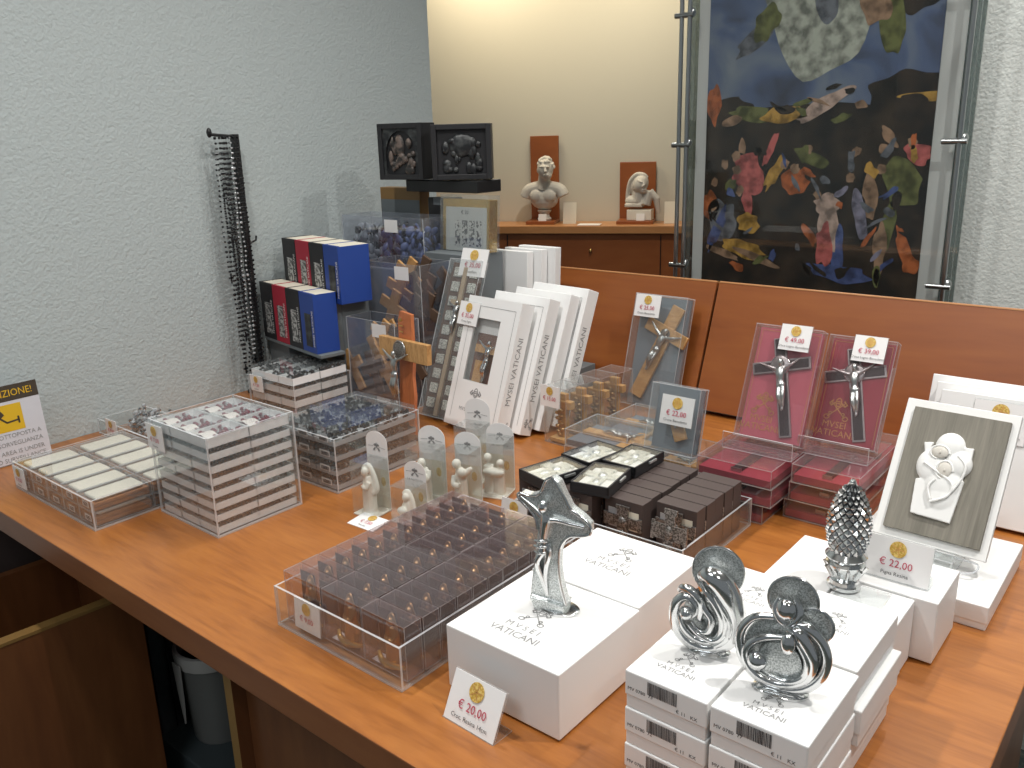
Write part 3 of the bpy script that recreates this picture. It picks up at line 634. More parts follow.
for x, y, a, b, yy in ((243, 165, 36, 42, -.007), (160, 366, 36, 36, -.013), (262, 272, 26, 42, -.015)):
    c = p2(x, y); mb.ball((c[0], yy, c[1]), (a*S, a*S*.75, b*S), 'silver', n=18, k=12)
mb.build('swirled_figures', t)
mb = MB(); mb.lathe([(.020, 0), (.020, .002), (.016, .004)], 'silver', None, 28, 1.2, .7); mb.build('base', t)

# pinecone
t = thing('pinecone_statue', 'silver pinecone statue on a moulded foot among the white boxes', 'statue', (-.286, .934, .0803), 10)
def egg(u): # u 0..1 from bottom to top -> radius, height
    z = .034 + .098*u; r = .0240*math.sin(PI*min(1, (u*.93 + .10)))**.62 if u < .98 else .004
    return r, z
mb = MB(); mb.lathe([(.010, .032)] + [(egg(i/20)[0]*.93, egg(i/20)[1]) for i in range(20)] + [(.002, .131)], 'bead_black', n=32); mb.build('core', t)
mb = MB(); rows = 17; na = 15
for j in range(rows):
    u = (j + .3)/rows; r, z = egg(u); r2, z2 = egg(min(u + .1, 1)); hh = .0062*(1 - .35*u)
    for i in range(na):
        a = 2*PI*(i + (j % 2)*.5)/na; w = PI*r/na*.86
        rad = Vector((math.cos(a), math.sin(a), 0)); tan = Vector((-math.sin(a), math.cos(a), 0))
        sl = Vector((rad.x*(r2 - r), rad.y*(r2 - r), z2 - z)).normalized(); nn = (tan.cross(sl)).normalized()
        if nn.dot(rad) < 0: nn = -nn
        c = rad*r*.945 + Vector((0, 0, z))
        vs = [c + tan*w, c + sl*hh*.86, c - tan*w, c - sl*hh*.86, c + nn*.0030 - sl*.0004]
        mb.add(vs, [(0, 1, 4), (1, 2, 4), (2, 3, 4), (3, 0, 4)], 'silver', None, False)
mb.ball((0, 0, .130), .004, 'silver'); mb.build('scales', t)
mb = MB(); mb.lathe([(.019, 0), (.019, .004), (.0165, .005), (.0155, .009), (.0165, .011), (.0145, .014), (.0175, .022), (.0215, .028), (.022, .031), (.018, .033), (.0215, .036), (.0235, .040), (.018, .046)], 'silver', n=28)
for i in range(10):
    a = 2*PI*i/10; mb.tube(smooth([(.0155*math.cos(a), .0155*math.sin(a), .014), (.0200*math.cos(a), .0200*math.sin(a), .022), (.0235*math.cos(a), .0235*math.sin(a), .028)], 3), [.0022]*7, 'silver', n=6)
mb.build('foot', t)
mb = MB(); mb.slab(-.028, .028, -.026, .022, 0, .0009); tag(mb.build('clear_stand', None, (-.262, .922, .0805)), 'small clear plate lying on the white box by the pinecone foot', 'stand')
bpy.data.objects['pinecone_statue'].location.z = .0803

# ---------------------------------------------------------------- grey plaque on its easel, white boxes behind
t = thing('plaque', 'white mother-and-child relief on a grey wood board with white border', 'plaque', (-.247, 1.137, .0590), -2, None, -31)
mb = MB(); mb.box(-.071, .071, 0, .008, 0, .196, 'chalk'); mb.build('border_board', t, bevel=.001)
mb = MB(); mb.box(-.058, .062, -.006, 0, .012, .184, 'grey_wood'); mb.build('wood_board', t, bevel=.0006)
def pq(x, y):      # sketch coordinates to the upright board
    u, v = x - 20, y - 570
    return (-.058 + .120*(-497*u - 148*v)/-193974, .012 + .172*(362*v - 95*u)/-193974)
mb = MB(); X = T(0, -.009, 0) @ UP
mb.prism([pq(*p) for p in [(132, 520), (282, 565), (345, 400), (160, 380)]], -.003, .002, 'chalk', X)
mb.prism([pq(*p) for p in [(200, 232), (240, 235), (200, 300)]], -.003, .002, 'chalk', X); mb.prism([pq(*p) for p in [(388, 270), (350, 262), (372, 330)]], -.003, .002, 'chalk', X)
for x, y, a, b, h in ((300, 255, 62, 60, .008), (225, 330, 66, 75, .008), (325, 330, 58, 60, .009), (265, 400, 80, 85, .008), (255, 450, 66, 72, .007)):
    c = pq(x, y); mb.ball((c[0], -.008, c[1]), (a*.000298, h, b*.000315), 'chalk', n=24, k=14)
me = fuse(mb, 'relief', 'chalk', .0012, 2); rl = link('relief', me, t)
mb = MB()
for x, y, a, b in ((262, 282, 34, 26), (275, 355, 30, 34)):
    c = pq(x, y); mb.ball((c[0], -.0155, c[1]), (a*.000298, .003, b*.000315), 'marble', n=16, k=10); mb.ball((c[0] + .001, -.019, c[1] - .001), (.0012, .0016, .0022), 'marble', n=8, k=6)
    mb.tube([(c[0] + 1.15*a*.000298*math.cos(q*.35), -.0155, c[1] + 1.15*b*.000315*math.sin(q*.35)) for q in range(14)], .0014, 'chalk')
def pqs(l): return [(pq(x, y)[0], -.016, pq(x, y)[1]) for x, y in l]
mb.tube(smooth(pqs([(200, 320), (235, 350), (300, 410), (280, 460), (215, 480)]), 5), .0018, 'chalk'); mb.tube(smooth(pqs([(330, 300), (355, 340), (340, 390), (300, 440)]), 5), .0016, 'chalk'); mb.tube(smooth(pqs([(240, 390), (210, 420), (215, 470)]), 5), .0016, 'chalk')
mb.build('carved_faces', rl)
t = thing('plaque_easel', 'clear acrylic easel holding up the grey plaque', 'easel', (-.255, 1.135, .034), -2)
mb = MB(); mb.slab(-.055, .045, -.012, .060, 0, .002)
mb.slab(-.055, .045, -.014, -.011, 0, .030); mb.slab(-.055, .045, -.011, .010, .0165, .0185); mb.slab(-.045, .035, .012, .0145, .004, .12, X=RX(-31)); mb.tube(smooth([(.045, -.010, .004), (.068, -.006, .010), (.070, .004, .018), (.045, .006, .018)], 4), .0014, 'edge')
mb.build('stand', t)
for k, (dx, dy, dz) in enumerate(((0, 0, 0), (-.014, .027, .004), (-.028, .054, .008))):
    t = thing('tall_gift_box', ('white tall gift box right behind the grey plaque, nearest of its row', 'white tall gift box behind the plaque, middle of its row', 'white tall gift box behind the plaque, farthest of its row against the panel')[k], 'box', (-.205 + dx, 1.375 + dy, .0065), 0, 'tall white boxes behind the grey plaque', -17)
    mb = MB(); mb.box(-.11, .13, 0, .022, .0, .194 + dz, 'white_box'); b = mb.build('box', t, bevel=.0012)

# ---------------------------------------------------------------- rosaries and their boxes
def bead_cluster(w, d, h, m, n=64, r=.0028, seed=1, m2=None):
    mb = MB(); rr = random.Random(seed)
    for i in range(n):
        u = i/(n - 1); x = (u - .5)*w*.0
        a = u*2*PI*3.2 + rr.uniform(-.2, .2); q = .30 + .7*abs(math.sin(u*PI*1.7))
        x = math.cos(a)*w*.42*q + rr.uniform(-.1, .1)*w; y = (u - .5)*d*.86 + math.sin(a)*d*.06; z = r + rr.uniform(0, max(h - 2*r, 0))
        x = max(-w/2 + r, min(w/2 - r, x)); y = max(-d/2 + r, min(d/2 - r, y))
        mb.ball((x, y, z), r*rr.uniform(.9, 1.1), (m2 if m2 and i % 7 == 0 else m), n=6, k=4)
    return mb
def rosary_box(w, d, h, traym, beadm, name, label, group, m2=None, trayh=.5, insert=False, clearm='clear_hazy', seed=1, nb=64, br=.0028):
    t = thing(name, label, 'rosary box', (0, 0, 0), 0, group)
    g = .0006; th = h*trayh
    mb = MB(); a, b, c, e = -w/2 + g, w/2 - g, -d/2 + g, d/2 - g
    mb.box(a, b, c, e, 0, .0012, traym)
    for q in ((a, b, c, c + .0012), (a, b, e - .0012, e), (a, a + .0012, c, e), (b - .0012, b, c, e)): mb.box(*q, .0012, th, traym)
    mb.build('tray', t)
    mb = MB(); mb.case(w - 2*g, d - 2*g, h - th - .0006, .0008, clearm, clearm, True, None, a, c, th, floor=False); mb.build('lid', t)
    bead_cluster(w*.86, d*.88, h - .005, beadm, nb, br, seed=seed, m2=m2).build('rosary', t, (0, 0, .0016))
    if insert:
        mb = MB(); mb.add([(a + .002 + (b - a - .004)*i/8, c + .004 + k*(e - c)*.30 + .002*math.sin(i/8*PI), h - .003 - .008*(1 - math.sin(i/8*PI))*.9) for k in (0, 1) for i in range(9)], [(i, i + 1, i + 10, i + 9) for i in range(8)], 'blush'); mb.build('paper_insert', t)
    return t
def case_thing(name, label, x0, x1, y0, y1, h, m='clear', e='edge', t_=.003):
    t = thing(name, label, 'display case', ((x0 + x1)/2, (y0 + y1)/2, .0004))
    mb = MB(); mb.case(x1 - x0, y1 - y0, h, t_, m, e, False, None, -(x1 - x0)/2, -(y1 - y0)/2); mb.build('clear_walls', t); return t
def stack(proto, x0, x1, y0, y1, nx, ny, nz, h, z0, lab, group, visible, jig=.001, off=0):
    w, d = (x1 - x0)/nx, (y1 - y0)/ny; first = True
    cols = ['left', 'middle', 'right'] if nx == 3 else (['leftmost', 'second', 'middle', 'fourth', 'rightmost'] if nx == 5 else ['left', 'right'])
    rws = ['front', 'back'] if ny == 2 else ['front']
    rr = random.Random(len(lab))
    for k in range(nz):
        for i in range(nx):
            for j in range(ny):
                if not visible(i, j, k): continue
                lay = nz - 1 - k; L = 'top' if nz == 1 else (NTH[lay + off] if k else 'bottom')
                lb = lab % (L, rws[j], cols[i]); loc = (x0 + w*(i + .5) + rr.uniform(-jig, jig), y0 + d*(j + .5) + rr.uniform(-jig, jig), z0 + k*h)
                if first: proto.location = loc; proto['label'] = lb; first = False
                else: dup(proto, loc, lb)
# tall case of white trays, red beads
case_thing('rosary_case', 'tall clear acrylic case packed with eight layers of white rosary trays', -1.322, -1.150, .644, .806, .166)
G = 'white rosary boxes in the tall clear case'
p = rosary_box(.0535, .0765, .0202, 'tray', 'bead_black', 'rosary_box', '', G, trayh=.55)
stack(p, -1.317, -1.155, .649, .801, 3, 2, 7, .0204, .0038, 'white rosary tray in the tall case, %s layer, %s row, %s column', G, lambda i, j, k: j == 0 or i == 2, off=1)
p = rosary_box(.0535, .0765, .020, 'tray', 'bead_red', 'rosary_box', '', 'red rosary boxes on top of the tall clear case', trayh=.8, insert=True, m2='bead_clear', seed=4, clearm='clear', nb=170, br=.0034)
stack(p, -1.317, -1.155, .649, .801, 3, 2, 1, .0204, .0038 + 7*.0204, 'red-beaded rosary box in the %s layer of the tall case, %s row, %s column', 'red rosary boxes on top of the tall clear case', lambda i, j, k: True)
# dark case
case_thing('rosary_case', 'clear acrylic case holding layers of black-bead rosary boxes behind the figurines', -1.312, -1.134, .870, 1.075, .100, 'clear', 'edge')
G = 'black rosary boxes in the clear case behind the figurines'
p = rosary_box(.056, .098, .0265, 'grey_tray', 'bead_black', 'rosary_box', '', G, m2='bead_clear', trayh=.32, seed=9, clearm='clear', nb=150, br=.0033)
mb = MB(); X = T(0, -.0492, .010) @ UP; mb.add([(-.016, -.005, 0), (.012, -.005, 0), (.012, .006, 0), (-.016, .006, 0)], [(0, 1, 2, 3)], 'paper', X, False); barcode(mb, .022, .007, X @ T(-.002, 0, .0003)); mb.build('barcode_label', p)
stack(p, -1.307, -1.139, .875, 1.070, 3, 2, 4, .0268, .0038, 'black rosary box behind the figurines, %s layer, %s row, %s column', G, lambda i, j, k: j == 0 or i == 2 or k == 3)
# middle case with white trays at the back
case_thing('rosary_case', 'low clear case of white rosary trays with grey beads near the bead necklaces', -1.690, -1.520, 1.072, 1.232, .082)
G = 'grey rosary boxes in the case near the bead necklaces'
p = rosary_box(.0525, .0740, .0255, 'tray', 'bead_black', 'rosary_box', '', G, m2='bead_clear', trayh=.6, seed=12, clearm='clear', nb=120, br=.0030)
stack(p, -1.685, -1.525, 1.077, 1.227, 3, 2, 4, .0258, .0038, 'grey-beaded rosary box near bead necklaces, %s layer, %s row, %s column', G, lambda i, j, k: j == 0 or i == 2 or k == 3)
# amber case
case_thing('rosary_case', 'low clear case of amber rosary boxes with white padding on top at the left', -1.640, -1.336, .538, .752, .052)
G = 'amber rosary boxes in the low case at the left'
def amber_box():
    t = thing('rosary_box', '', 'rosary box', (0, 0, 0), 0, G); w, d, h = .058, .1005, .0235
    mb = MB(); mb.case(w - .001, d - .001, h, .0009, 'clear_hazy', 'edge', True, None, -w/2 + .0005, -d/2 + .0005); mb.build('clear_box', t)
    mb = MB()
    for i in range(7):
        for j in range(2): mb.box(-w/2 + .004 + i*.0073, -w/2 + .0105 + i*.0073, -d/2 + .003, d/2 - .003, .0015 + j*.0068, .0077 + j*.0068, 'bead_amber')
    mb.build('rosary', t, bevel=.0012)
    mb = MB(); mb.box(-w*.37, w*.37, -d*.41, d*.41, .0160, .0222, 'cotton'); mb.build('padding', t, bevel=.004)
    mb = MB(); X = T(0, -d/2 - .0002, .011) @ UP; mb.add([(-.008, -.005, 0), (.014, -.005, 0), (.014, .006, 0), (-.008, .006, 0)], [(0, 1, 2, 3)], 'paper', X, False); barcode(mb, .016, .007, X @ T(.003, 0, .0003)); mb.build('barcode_label', t)
    return t
p = amber_box()
stack(p, -1.635, -1.341, .543, .747, 5, 2, 2, .024, .0038, 'amber rosary box in the low left case, %s layer, %s row, %s column', G, lambda i, j, k: j == 0 or i == 4 or k == 1)
# silver beads in a shallow case by the wall
case_thing('bead_case', 'shallow clear case of glittering silver bead bags against the rough wall', -1.815, -1.52, .775, .885, .034)
rr = random.Random(21)
for k in range(7):
    mb = MB()
    for i in range(95):
        a = rr.uniform(0, 2*PI); q = math.sqrt(rr.random()); mb.ball((math.cos(a)*q*.024, math.sin(a)*q*.030, .005 + rr.random()*.062*(1 - q*.6)), rr.uniform(.003, .0055), 'silver' if i % 3 == 0 else 'bead_clear', n=6, k=4)
    tag(mb.build('silver_bead_bag', None, (-1.722 + k*.031, .83 + (k % 2)*.012, .0052 + .0)), 'heap of silver beads in the shallow wall case, %s from the wall' % ('first', 'second', 'third', 'fourth', 'fifth', 'sixth', 'seventh')[k], 'beads', 'silver bead heaps in the shallow case')
for loc, w, h, pr, lab, rz, ln in (((-1.302, .6425, .115), .050, .044, '€ 7,00', 'small price label hung on the front left of the tall rosary case', 0, -1), ((-1.615, .5375, .006), .046, .040, '€ 8,50', 'small price label at the left corner of the amber rosary case', 0, -1), ((-1.655, 1.0700, .048), .046, .038, '€ 7,00', 'small price label on the case near the bead necklaces', 0, -1), ((-1.285, .8685, .055), .030, .040, '€ 8,00', 'narrow price label at the left corner of the black rosary case', 0, -1), ((-1.75, .7735, .004), .046, .040, '€ 9,00', 'small price label on the shallow case of silver beads', 0, -1)):
    price_tag(loc, w, h, pr, 'Rosario', lab, ln, rz, 0)

# bead necklaces on the black stand by the wall
t = thing('necklace_stand', 'thin black upright necklace stand against the rough left wall', 'stand', (-1.805, 1.178, .0))
mb = MB(); mb.box(-.011, .006, 0, .014, .006, .612, 'black'); mb.build('post', t, bevel=.001)
mb = MB(); mb.tube([(0, .012, .606), (0, -.055, .612)], .0035, 'black'); mb.ball((0, -.058, .616), (.006, .006, .011), 'black'); mb.build('arm', t)
mb = MB(); mb.tube([(0, .012, .36), (.004, .03, .368), (.004, .032, .378)], .0025, 'black'); mb.build('hook', t)
mb = MB(); mb.lathe([(.035, 0), (.035, .004), (.006, .008)], 'black', T(-.0, 0, .0005) @ Matrix.Diagonal((.7, 1, 1, 1))); mb.build('foot', t)
rr = random.Random(9)
for k in range(9):
    y = 1.124 + k*.0060; ln = (.30, .52, .44, .60, .36, .50, .56, .42, .58, .34, .54)[k]; mb = MB(); n = int(ln/.0108); x0 = -1.792 + (k % 3)*.007; tp = .604
    wd = rr.uniform(.004, .008); top = Vector((x0, y, tp))
    for s_ in (-1, 1):
        for i in range(n):
            u = i/(n - 1); yy = y + s_*wd*math.sin(PI*min(u*1.6, 1)*.5)*(1 - .75*max(0, u - .82)/.18) + math.sin(i*.7 + k)*.0012
            r_ = .0032 if (i + k) % 11 else .0044
            mb.ball((x0 + math.sin(i*.9)*.001, yy, tp - u*ln), r_*(.82 + .3*((k*7) % 5)/5), 'bead_black' if k != 5 else 'bead_clear', n=6, k=4)
    mb.box(x0 - .0015, x0 + .0015, y - .006, y + .006, tp - ln - .017, tp - ln - .013, 'bead_black'); mb.box(x0 - .0015, x0 + .0015, y - .0015, y + .0015, tp - ln - .028, tp - ln - .004, 'bead_black')
    tag(mb.build('bead_necklace'), ('black bead rosary necklace hanging from the wall stand, %s from the left' if k != 5 else 'crystal bead rosary necklace hanging among the black ones, %s from the left') % ('first', 'second', 'third', 'fourth', 'fifth', 'sixth', 'seventh', 'eighth', 'ninth', 'tenth', 'last')[k], 'necklace', 'bead necklaces on the black stand')

# ---------------------------------------------------------------- stepped riser with small coloured boxes
t = thing('display_riser', 'low stepped grey riser under the coloured boxes in the corner', 'riser', (0, 0, .0004))
mb = MB(); X = T(-1.822, 1.216, 0) @ RZ(-10); mb.box(.004, .290, 0, .0622, .120, .128, 'dim_grey', X); mb.box(.004, .11, .01, .0622, 0, .12, 'dim_grey', X); mb.box(.016, .262, .0775, .150, 0, .235, 'dim_grey', X); mb.box(.016, .262, .0622, .0775, .112, .235, 'dim_grey', X); mb.box(-1.83, -1.452, 1.425, 1.530, 0, .285, 'dim_grey'); mb.box(-1.452, -1.30, 1.425, 1.529, 0, .335, 'dim_grey'); mb.box(-1.83, -1.41, 1.53, 1.60, 0, .335, 'dim_grey'); mb.build('steps', t, bevel=.001)
def booklet_box(x, y, z, w, d, h, m, label, group):
    t = thing('rosary_gift_box', label, 'box', (x, y, z), -10, group)
    mb = MB(); mb.box(0, w, 0, d, 0, h, [m, 'cream', m, m, m, m]); mb.box(-.0004, w + .0004, -.0004, .006, 0, h + .001, m); mb.box(-.0004, .004, 0, d, h*.5, h + .001, m); b = mb.build('carton', t, bevel=.0006)
    mb = MB(); mb.box(w*.30, w*.74, -.0012, -.0004, h*.10, h*.66, 'sil_pic' if m != 'box_blue' else 'relief2'); mb.build('picture', t)
    mb = MB(); text(mb, 'MVSEI VATICANI', w*.17, 'paper', T(w*.88, -.0014, h*.42) @ UP @ RZ(90)); mb.build('spine_print', t)
cols_ = [('box_black', 'black'), ('box_red', 'red'), ('box_black', 'black'), ('box_blue', 'blue')]
for row, (xs, y, z, dd, hh, word) in enumerate(((-1.818, 1.2155, .1287, .058, .136, 'lower'), (-1.790, 1.2735, .2357, .080, .130, 'upper'))):
    for k, (m, cn) in enumerate(cols_):
        o_ = RZ(-10) @ Vector((k*.0685, 0, 0))
        pos = ('leftmost', 'second from left', 'third from left', 'rightmost')[k]
        booklet_box(xs + o_.x, y + o_.y, z, .066, dd, hh, m, 'small %s gift box in the %s row, %s' % (cn, word, pos), 'coloured gift boxes on the riser')
# bins of small wooden crosses and blue rosaries
def bin_thing(x, y, z, w, d, h, label, name='acrylic_bin', m='clear_blue'):
    t = thing(name, label, 'bin', (x, y, z)); mb = MB(); mb.case(w, d, h, .002, m, 'edge', False); mb.build('clear_walls', t)
    mb = MB(); mb.box(w*.55, w*.55 + .045, -.001, -.0002, h - .036, h - .006, 'paper'); mb.build('label_slip', t); return t
bin_thing(-1.530, 1.240, .0004, .160, .075, .206, 'clear bin of small wooden crosses, the nearer and lower of the two')
bin_thing(-1.545, 1.322, .0004, .180, .098, .322, 'clear bin of small wooden crosses, the farther and higher of the two')
def small_cross(loc, rot, m, label, s=1.0, grp='small wooden crosses in the clear bins'):
    mb = MB(); mb.box(-.009*s, .009*s, -.003, .003, 0, .075*s, m); mb.box(-.028*s, .028*s, -.0032, .0032, .038*s, .055*s, m); 
    o = mb.build('wooden_cross', None, loc, .001); o.rotation_euler = rot; tag(o, label, 'cross', grp)
rr = random.Random(4)
places = [('nearer', -1.498, 1.245, .045), ('farther', -1.503, 1.327, .155)]
for nm, bx, by, bz in places:
    for k in range(9):
        i = k % 3; l = k//3; m = 'olive' if (k % 2 == 0 and nm == 'nearer') or k % 3 == 0 else 'brown_wood'
        wh = ('low', 'middle', 'upper', 'topmost')[l]; sd = ('left', 'centre', 'right')[i]
        small_cross((bx + i*.050 + rr.uniform(-.006, .006), by + .006 + (l*3 + i)*(.0068 if nm == 'nearer' else .0086), bz + l*.036 - (.01 if nm == 'nearer' else 0)), (0, R(rr.choice((-40, 38, 30, -28, 62))*.8), 0), m,
                    '%s small wooden cross in the %s bin, %s %s' % ('light' if m == 'olive' else 'dark', nm, wh, sd), 1.35 if nm == 'nearer' else 1.5)
mb = MB(); mb.box(0, .15, 0, .064, 0, .030, 'brown_wood'); tag(mb.build('wooden_block', None, (-1.525, 1.245, .003)), 'dark wooden filler block at the bottom of the nearer cross bin', 'block')
bin_thing(-1.745, 1.427, .2860, .29, .10, .125, 'long clear bin of blue and grey rosaries on the top step of the riser')
rr = random.Random(14)
for k in range(9):
    mb = MB(); m = ('bead_grey', 'bead_grey', 'bead_blue')[0 if k < 3 else (1 if k == 3 else 2)]
    for q in range(20):
        mb.ball((rr.uniform(-.0095, .0095), rr.uniform(-.040, .040), rr.uniform(.014, .092)), (rr.uniform(.007, .010), .0045, rr.uniform(.010, .015)), m if q % 4 else 'bead_black', n=10, k=6, rot=Euler((rr.uniform(-.6, .6), rr.uniform(-1, 1), rr.uniform(-.8, .8))).to_matrix())
    tag(mb.build('cord_rosary', None, (-1.718 + k*.029, 1.477, .289)), '%s coiled bead rosary in the long bin, %s from the left wall' % ('grey' if k < 4 else 'blue', ('first', 'second', 'third', 'fourth', 'fifth', 'sixth', 'seventh', 'eighth', 'last')[k]), 'rosary', 'coiled rosaries in the long bin')
mb = MB(); mb.box(0, .165, 0, .084, 0, .148, 'brown_wood'); tag(mb.build('wooden_block', None, (-1.5375, 1.329, .003)), 'large brown filler block inside the farther cross bin', 'block')
# two dark relief frames on a black pedestal
t = thing('pedestal', 'black stepped pedestal holding up the two dark relief frames', 'pedestal', (-1.500, 1.545, .336))
mb = MB(); mb.box(-.038, .038, -.014, .030, 0, .115, 'black'); mb.box(-.085, .150, -.040, .045, .130, .158, 'black'); mb.build('post', t, bevel=.002)
mb = MB(); mb.box(-.018, .008, -.0152, -.0145, .098, .116, 'dim_grey'); mb.build('label_slip', t)
def relief_frame(loc, w, h, label, rz, m, arch):
    t = thing('relief_frame', label, 'relief', loc, rz)
    mb = MB(); f_ = .012; d = .055
    mb.box(-w/2, w/2, 0, d, 0, h, 'box_black')
    for q in ((-w/2, -w/2 + f_, 0, h), (w/2 - f_, w/2, 0, h)): mb.box(q[0], q[1], -.010, 0, q[2], q[3], 'box_black')
    mb.box(-w/2 + f_, w/2 - f_, -.010, 0, 0, f_, 'box_black'); mb.box(-w/2 + f_, w/2 - f_, -.010, 0, h - f_, h, 'box_black'); mb.build('frame', t, bevel=.001)
    mb = MB(); rr = random.Random(int(w*999)); 
    for i in range(26):
        x = rr.uniform(-w*.30, w*.30); z = .022 + rr.random()**1.8*(h*.62); mb.ball((x, -.002, z), (rr.uniform(.004, .010), .005, rr.uniform(.006, .016)), m, n=8, k=6)
    mb.ball((-.005, -.002, h*.60), (.014, .006, .026), m)
    if not arch: mb.ball((.002, -.002, h*.62), (.030, .006, .026), m)
    mb.build('relief_figures', t)
    if arch:
        mb = MB(); n = 14; poly = [(-w/2 + .01, .01), (-w*.34, .01), (-w*.34, h*.45)] + [(-w*.34*math.cos(PI*i/n), h*.45 + (h*.42)*math.sin(PI*i/n)) for i in range(n + 1)] + [(w*.34, h*.45), (w*.34, .01), (w/2 - .01, .01), (w/2 - .01, h - .01), (-w/2 + .01, h - .01)]
        vs = [(x, y, 0) for x, y in poly]
        for i in range(n): 
            a0, a1 = PI*i/n, PI*(i + 1)/n; p0 = (-w*.34*math.cos(a0), h*.45 + h*.42*math.sin(a0)); p1 = (-w*.34*math.cos(a1), h*.45 + h*.42*math.sin(a1))
            mb.prism([p0, p1, (p1[0], h - .01), (p0[0], h - .01)][::-1], .0, .006, 'relief2', T(0, 0, 0) @ UP)
        for s_ in (-1, 1): mb.box(min(s_*w*.34, s_*(w/2 - .01)), max(s_*w*.34, s_*(w/2 - .01)), -.006, 0, .01, h - .01, 'relief2')
        mb.build('arch', t)
    return t
relief_frame((-1.560, 1.475, .4965), .122, .130, 'dark framed relief with an arched opening, left of the pair on the pedestal', 14, 'relief', True)
relief_frame((-1.400, 1.512, .4965), .138, .124, 'dark framed relief with a square border, right of the pair on the pedestal', 37, 'relief2', False)
# wrapped packages behind
t = thing('wrapped_picture', 'cellophane-wrapped silver picture with gold wrapping on its top edge', 'picture', (-1.368, 1.475, .337), 0, None, -4)
mb = MB(); mb.box(-.072, .072, 0, .03, 0, .118, 'gold_wrap'); mb.build('box', t, bevel=.002)
mb = MB(); mb.box(-.060, .066, -.0015, -.0003, 0, .100, 'pale_board'); X = T(0, -.0022, 0) @ UP
for x in (-.03, -.008, .014, .036): mb.box(x, x + .016, -.0022, -.0015, .012, .070, 'sil_pic')
text(mb, '€ 20', .012, 'black_ink', X @ T(.0, .088, .0)); mb.build('printed_sheet', t)
mb = MB(); mb.case(.150, .040, .128, .001, 'clear_hazy', 'clear_hazy', True, None, -.075, -.006, 0); mb.build('wrapping', t)
t = thing('gold_package', 'wooden-gold package edge behind the pedestal, at the left', 'package', (-1.700, 1.55, .336))
mb = MB(); mb.box(-.03, .115, 0, .035, .0, .135, ['gold_edge']*6); mb.build('box', t, bevel=.001); mb = MB(); mb.box(-.028, .113, -.001, 0, 0, .105, 'dim_grey'); mb.build('wrapping', t)

# ---------------------------------------------------------------- crucifixes
def corpus_mesh(name='corpus', m='silver_dull'):
    mb = MB()   # 1 unit tall hanging figure in xz facing -y, feet at z=0
    mb.ball((.03, -.05, .93), (.055, .055, .075), m); mb.tube([(0, 0, .80), (.015, -.03, .88)], [.035, .035], m)
    a = smooth([(0, 0, .80, .085), (0, -.02, .70, .085), (0, -.01, .60, .065), (0, 0, .52, .075), (0, 0, .47, .07)], 4); mb.tube([p[:3] for p in a], [p[3] for p in a], m, n=12, flat=.7)
    for s_ in (-1, 1):
        a = smooth([(s_*.06, 0, .80, .04), (s_*.20, 0, .86, .032), (s_*.34, .01, .94, .022), (s_*.40, .01, .97, .018)], 4); mb.tube([p[:3] for p in a], [p[3] for p in a], m)
        a = smooth([(s_*.035, 0, .48, .05), (s_*.045, -.07, .28, .042), (s_*.02, -.01, .10, .026), (s_*.008, -.03, .0, .020)], 4); mb.tube([p[:3] for p in a], [p[3] for p in a], m)
    mb.ball((0, -.01, .50), (.095, .07, .06), m)
    return fuse(mb, name, m, .022, 1)
CORP = corpus_mesh()
def corpus(parent, loc, s, X=None, m=None):
    me = CORP
    if m: me = CORP.copy(); me.materials.clear(); me.materials.append(M[m])
    o = link('corpus', me, parent, loc); o.scale = (s, s, s)
    return o
# big standing two-tone crucifix
t = thing('wooden_crucifix', 'large two-tone olive-wood crucifix with round medal standing behind the black rosaries', 'crucifix', (-1.249, 1.15, .0), -4, None, -2)
mb = MB(); rr = random.Random(2)
poly = [(-.020, .0), (.022, .0), (.020, .05), (.024, .09), (.020, .13), (.024, .17), (.021, .24), (.021, .258), (-.014, .262), (-.020, .24), (-.018, .17), (-.022, .1)]
mb.prism(poly, -.008, .0, 'red_wood', UP); mb.build('upright', t, bevel=.001)
mb = MB(); mb.box(-.068, .082, -.013, -.001, .166, .207, 'olive_x'); mb.build('crossbar', t, bevel=.001)
mb = MB(); mb.lathe([(.018, 0), (.018, .002), (.015, .003)], 'pewter', T(.0, -.0135, .187) @ RX(90), 24); mb.tube([(.018*math.cos(a*.2618), -.0155, .187 + .018*math.sin(a*.2618)) for a in range(24)], .0012, 'silver_dull', closed=True); mb.build('medal', t)
corpus(t, (-.012, -.019, .085), .10)
mb = MB(); mb.tube([(0, -.009, .25), (0, -.012, .243)], .002, 'gold')
for z in (.222, .234, .245): mb.box(-.006, .006, -.0095, -.008, z, z + .002, 'gold')
mb.build('title_plate', t); mb = MB(); mb.box(-.035, .035, -.03, .03, 0, .008, 'brown_wood'); mb.build('foot', t)
# clear strap / wall hook bit
# long mosaic-like crucifix in a case
t = thing('medallion_crucifix', 'tall brown crucifix panel with two columns of silver medallions leaning in a clear case', 'crucifix', (-1.279, 1.262, .005), 0, None, -21.5)
mb = MB(); mb.box(-.044, .040, 0, .010, .004, .345, 'brown_panel'); mb.build('panel', t, bevel=.001)
mb = MB(); mb.box(-.006, .005, -.005, 0, .004, .335, 'tan'); mb.box(-.024, .022, -.0055, 0, .250, .262, 'tan'); mb.build('wooden_bar', t)
for k in range(10):
    for s_ in (-1, 1):
        mb = MB(); z = .020 + k*.0325; mb.box(s_*.0235 - .0115, s_*.0235 + .0115, -.003, 0, z, z + .022, 'medal'); mb.build('medallion', t, bevel=.003)
corpus(t, (0, -.009, .185), .075)
mb = MB(); mb.case(.094, .022, .352, .0012, 'clear_hazy', 'edge', True, None, -.049, -.009, 0); mb.build('clear_box', t)
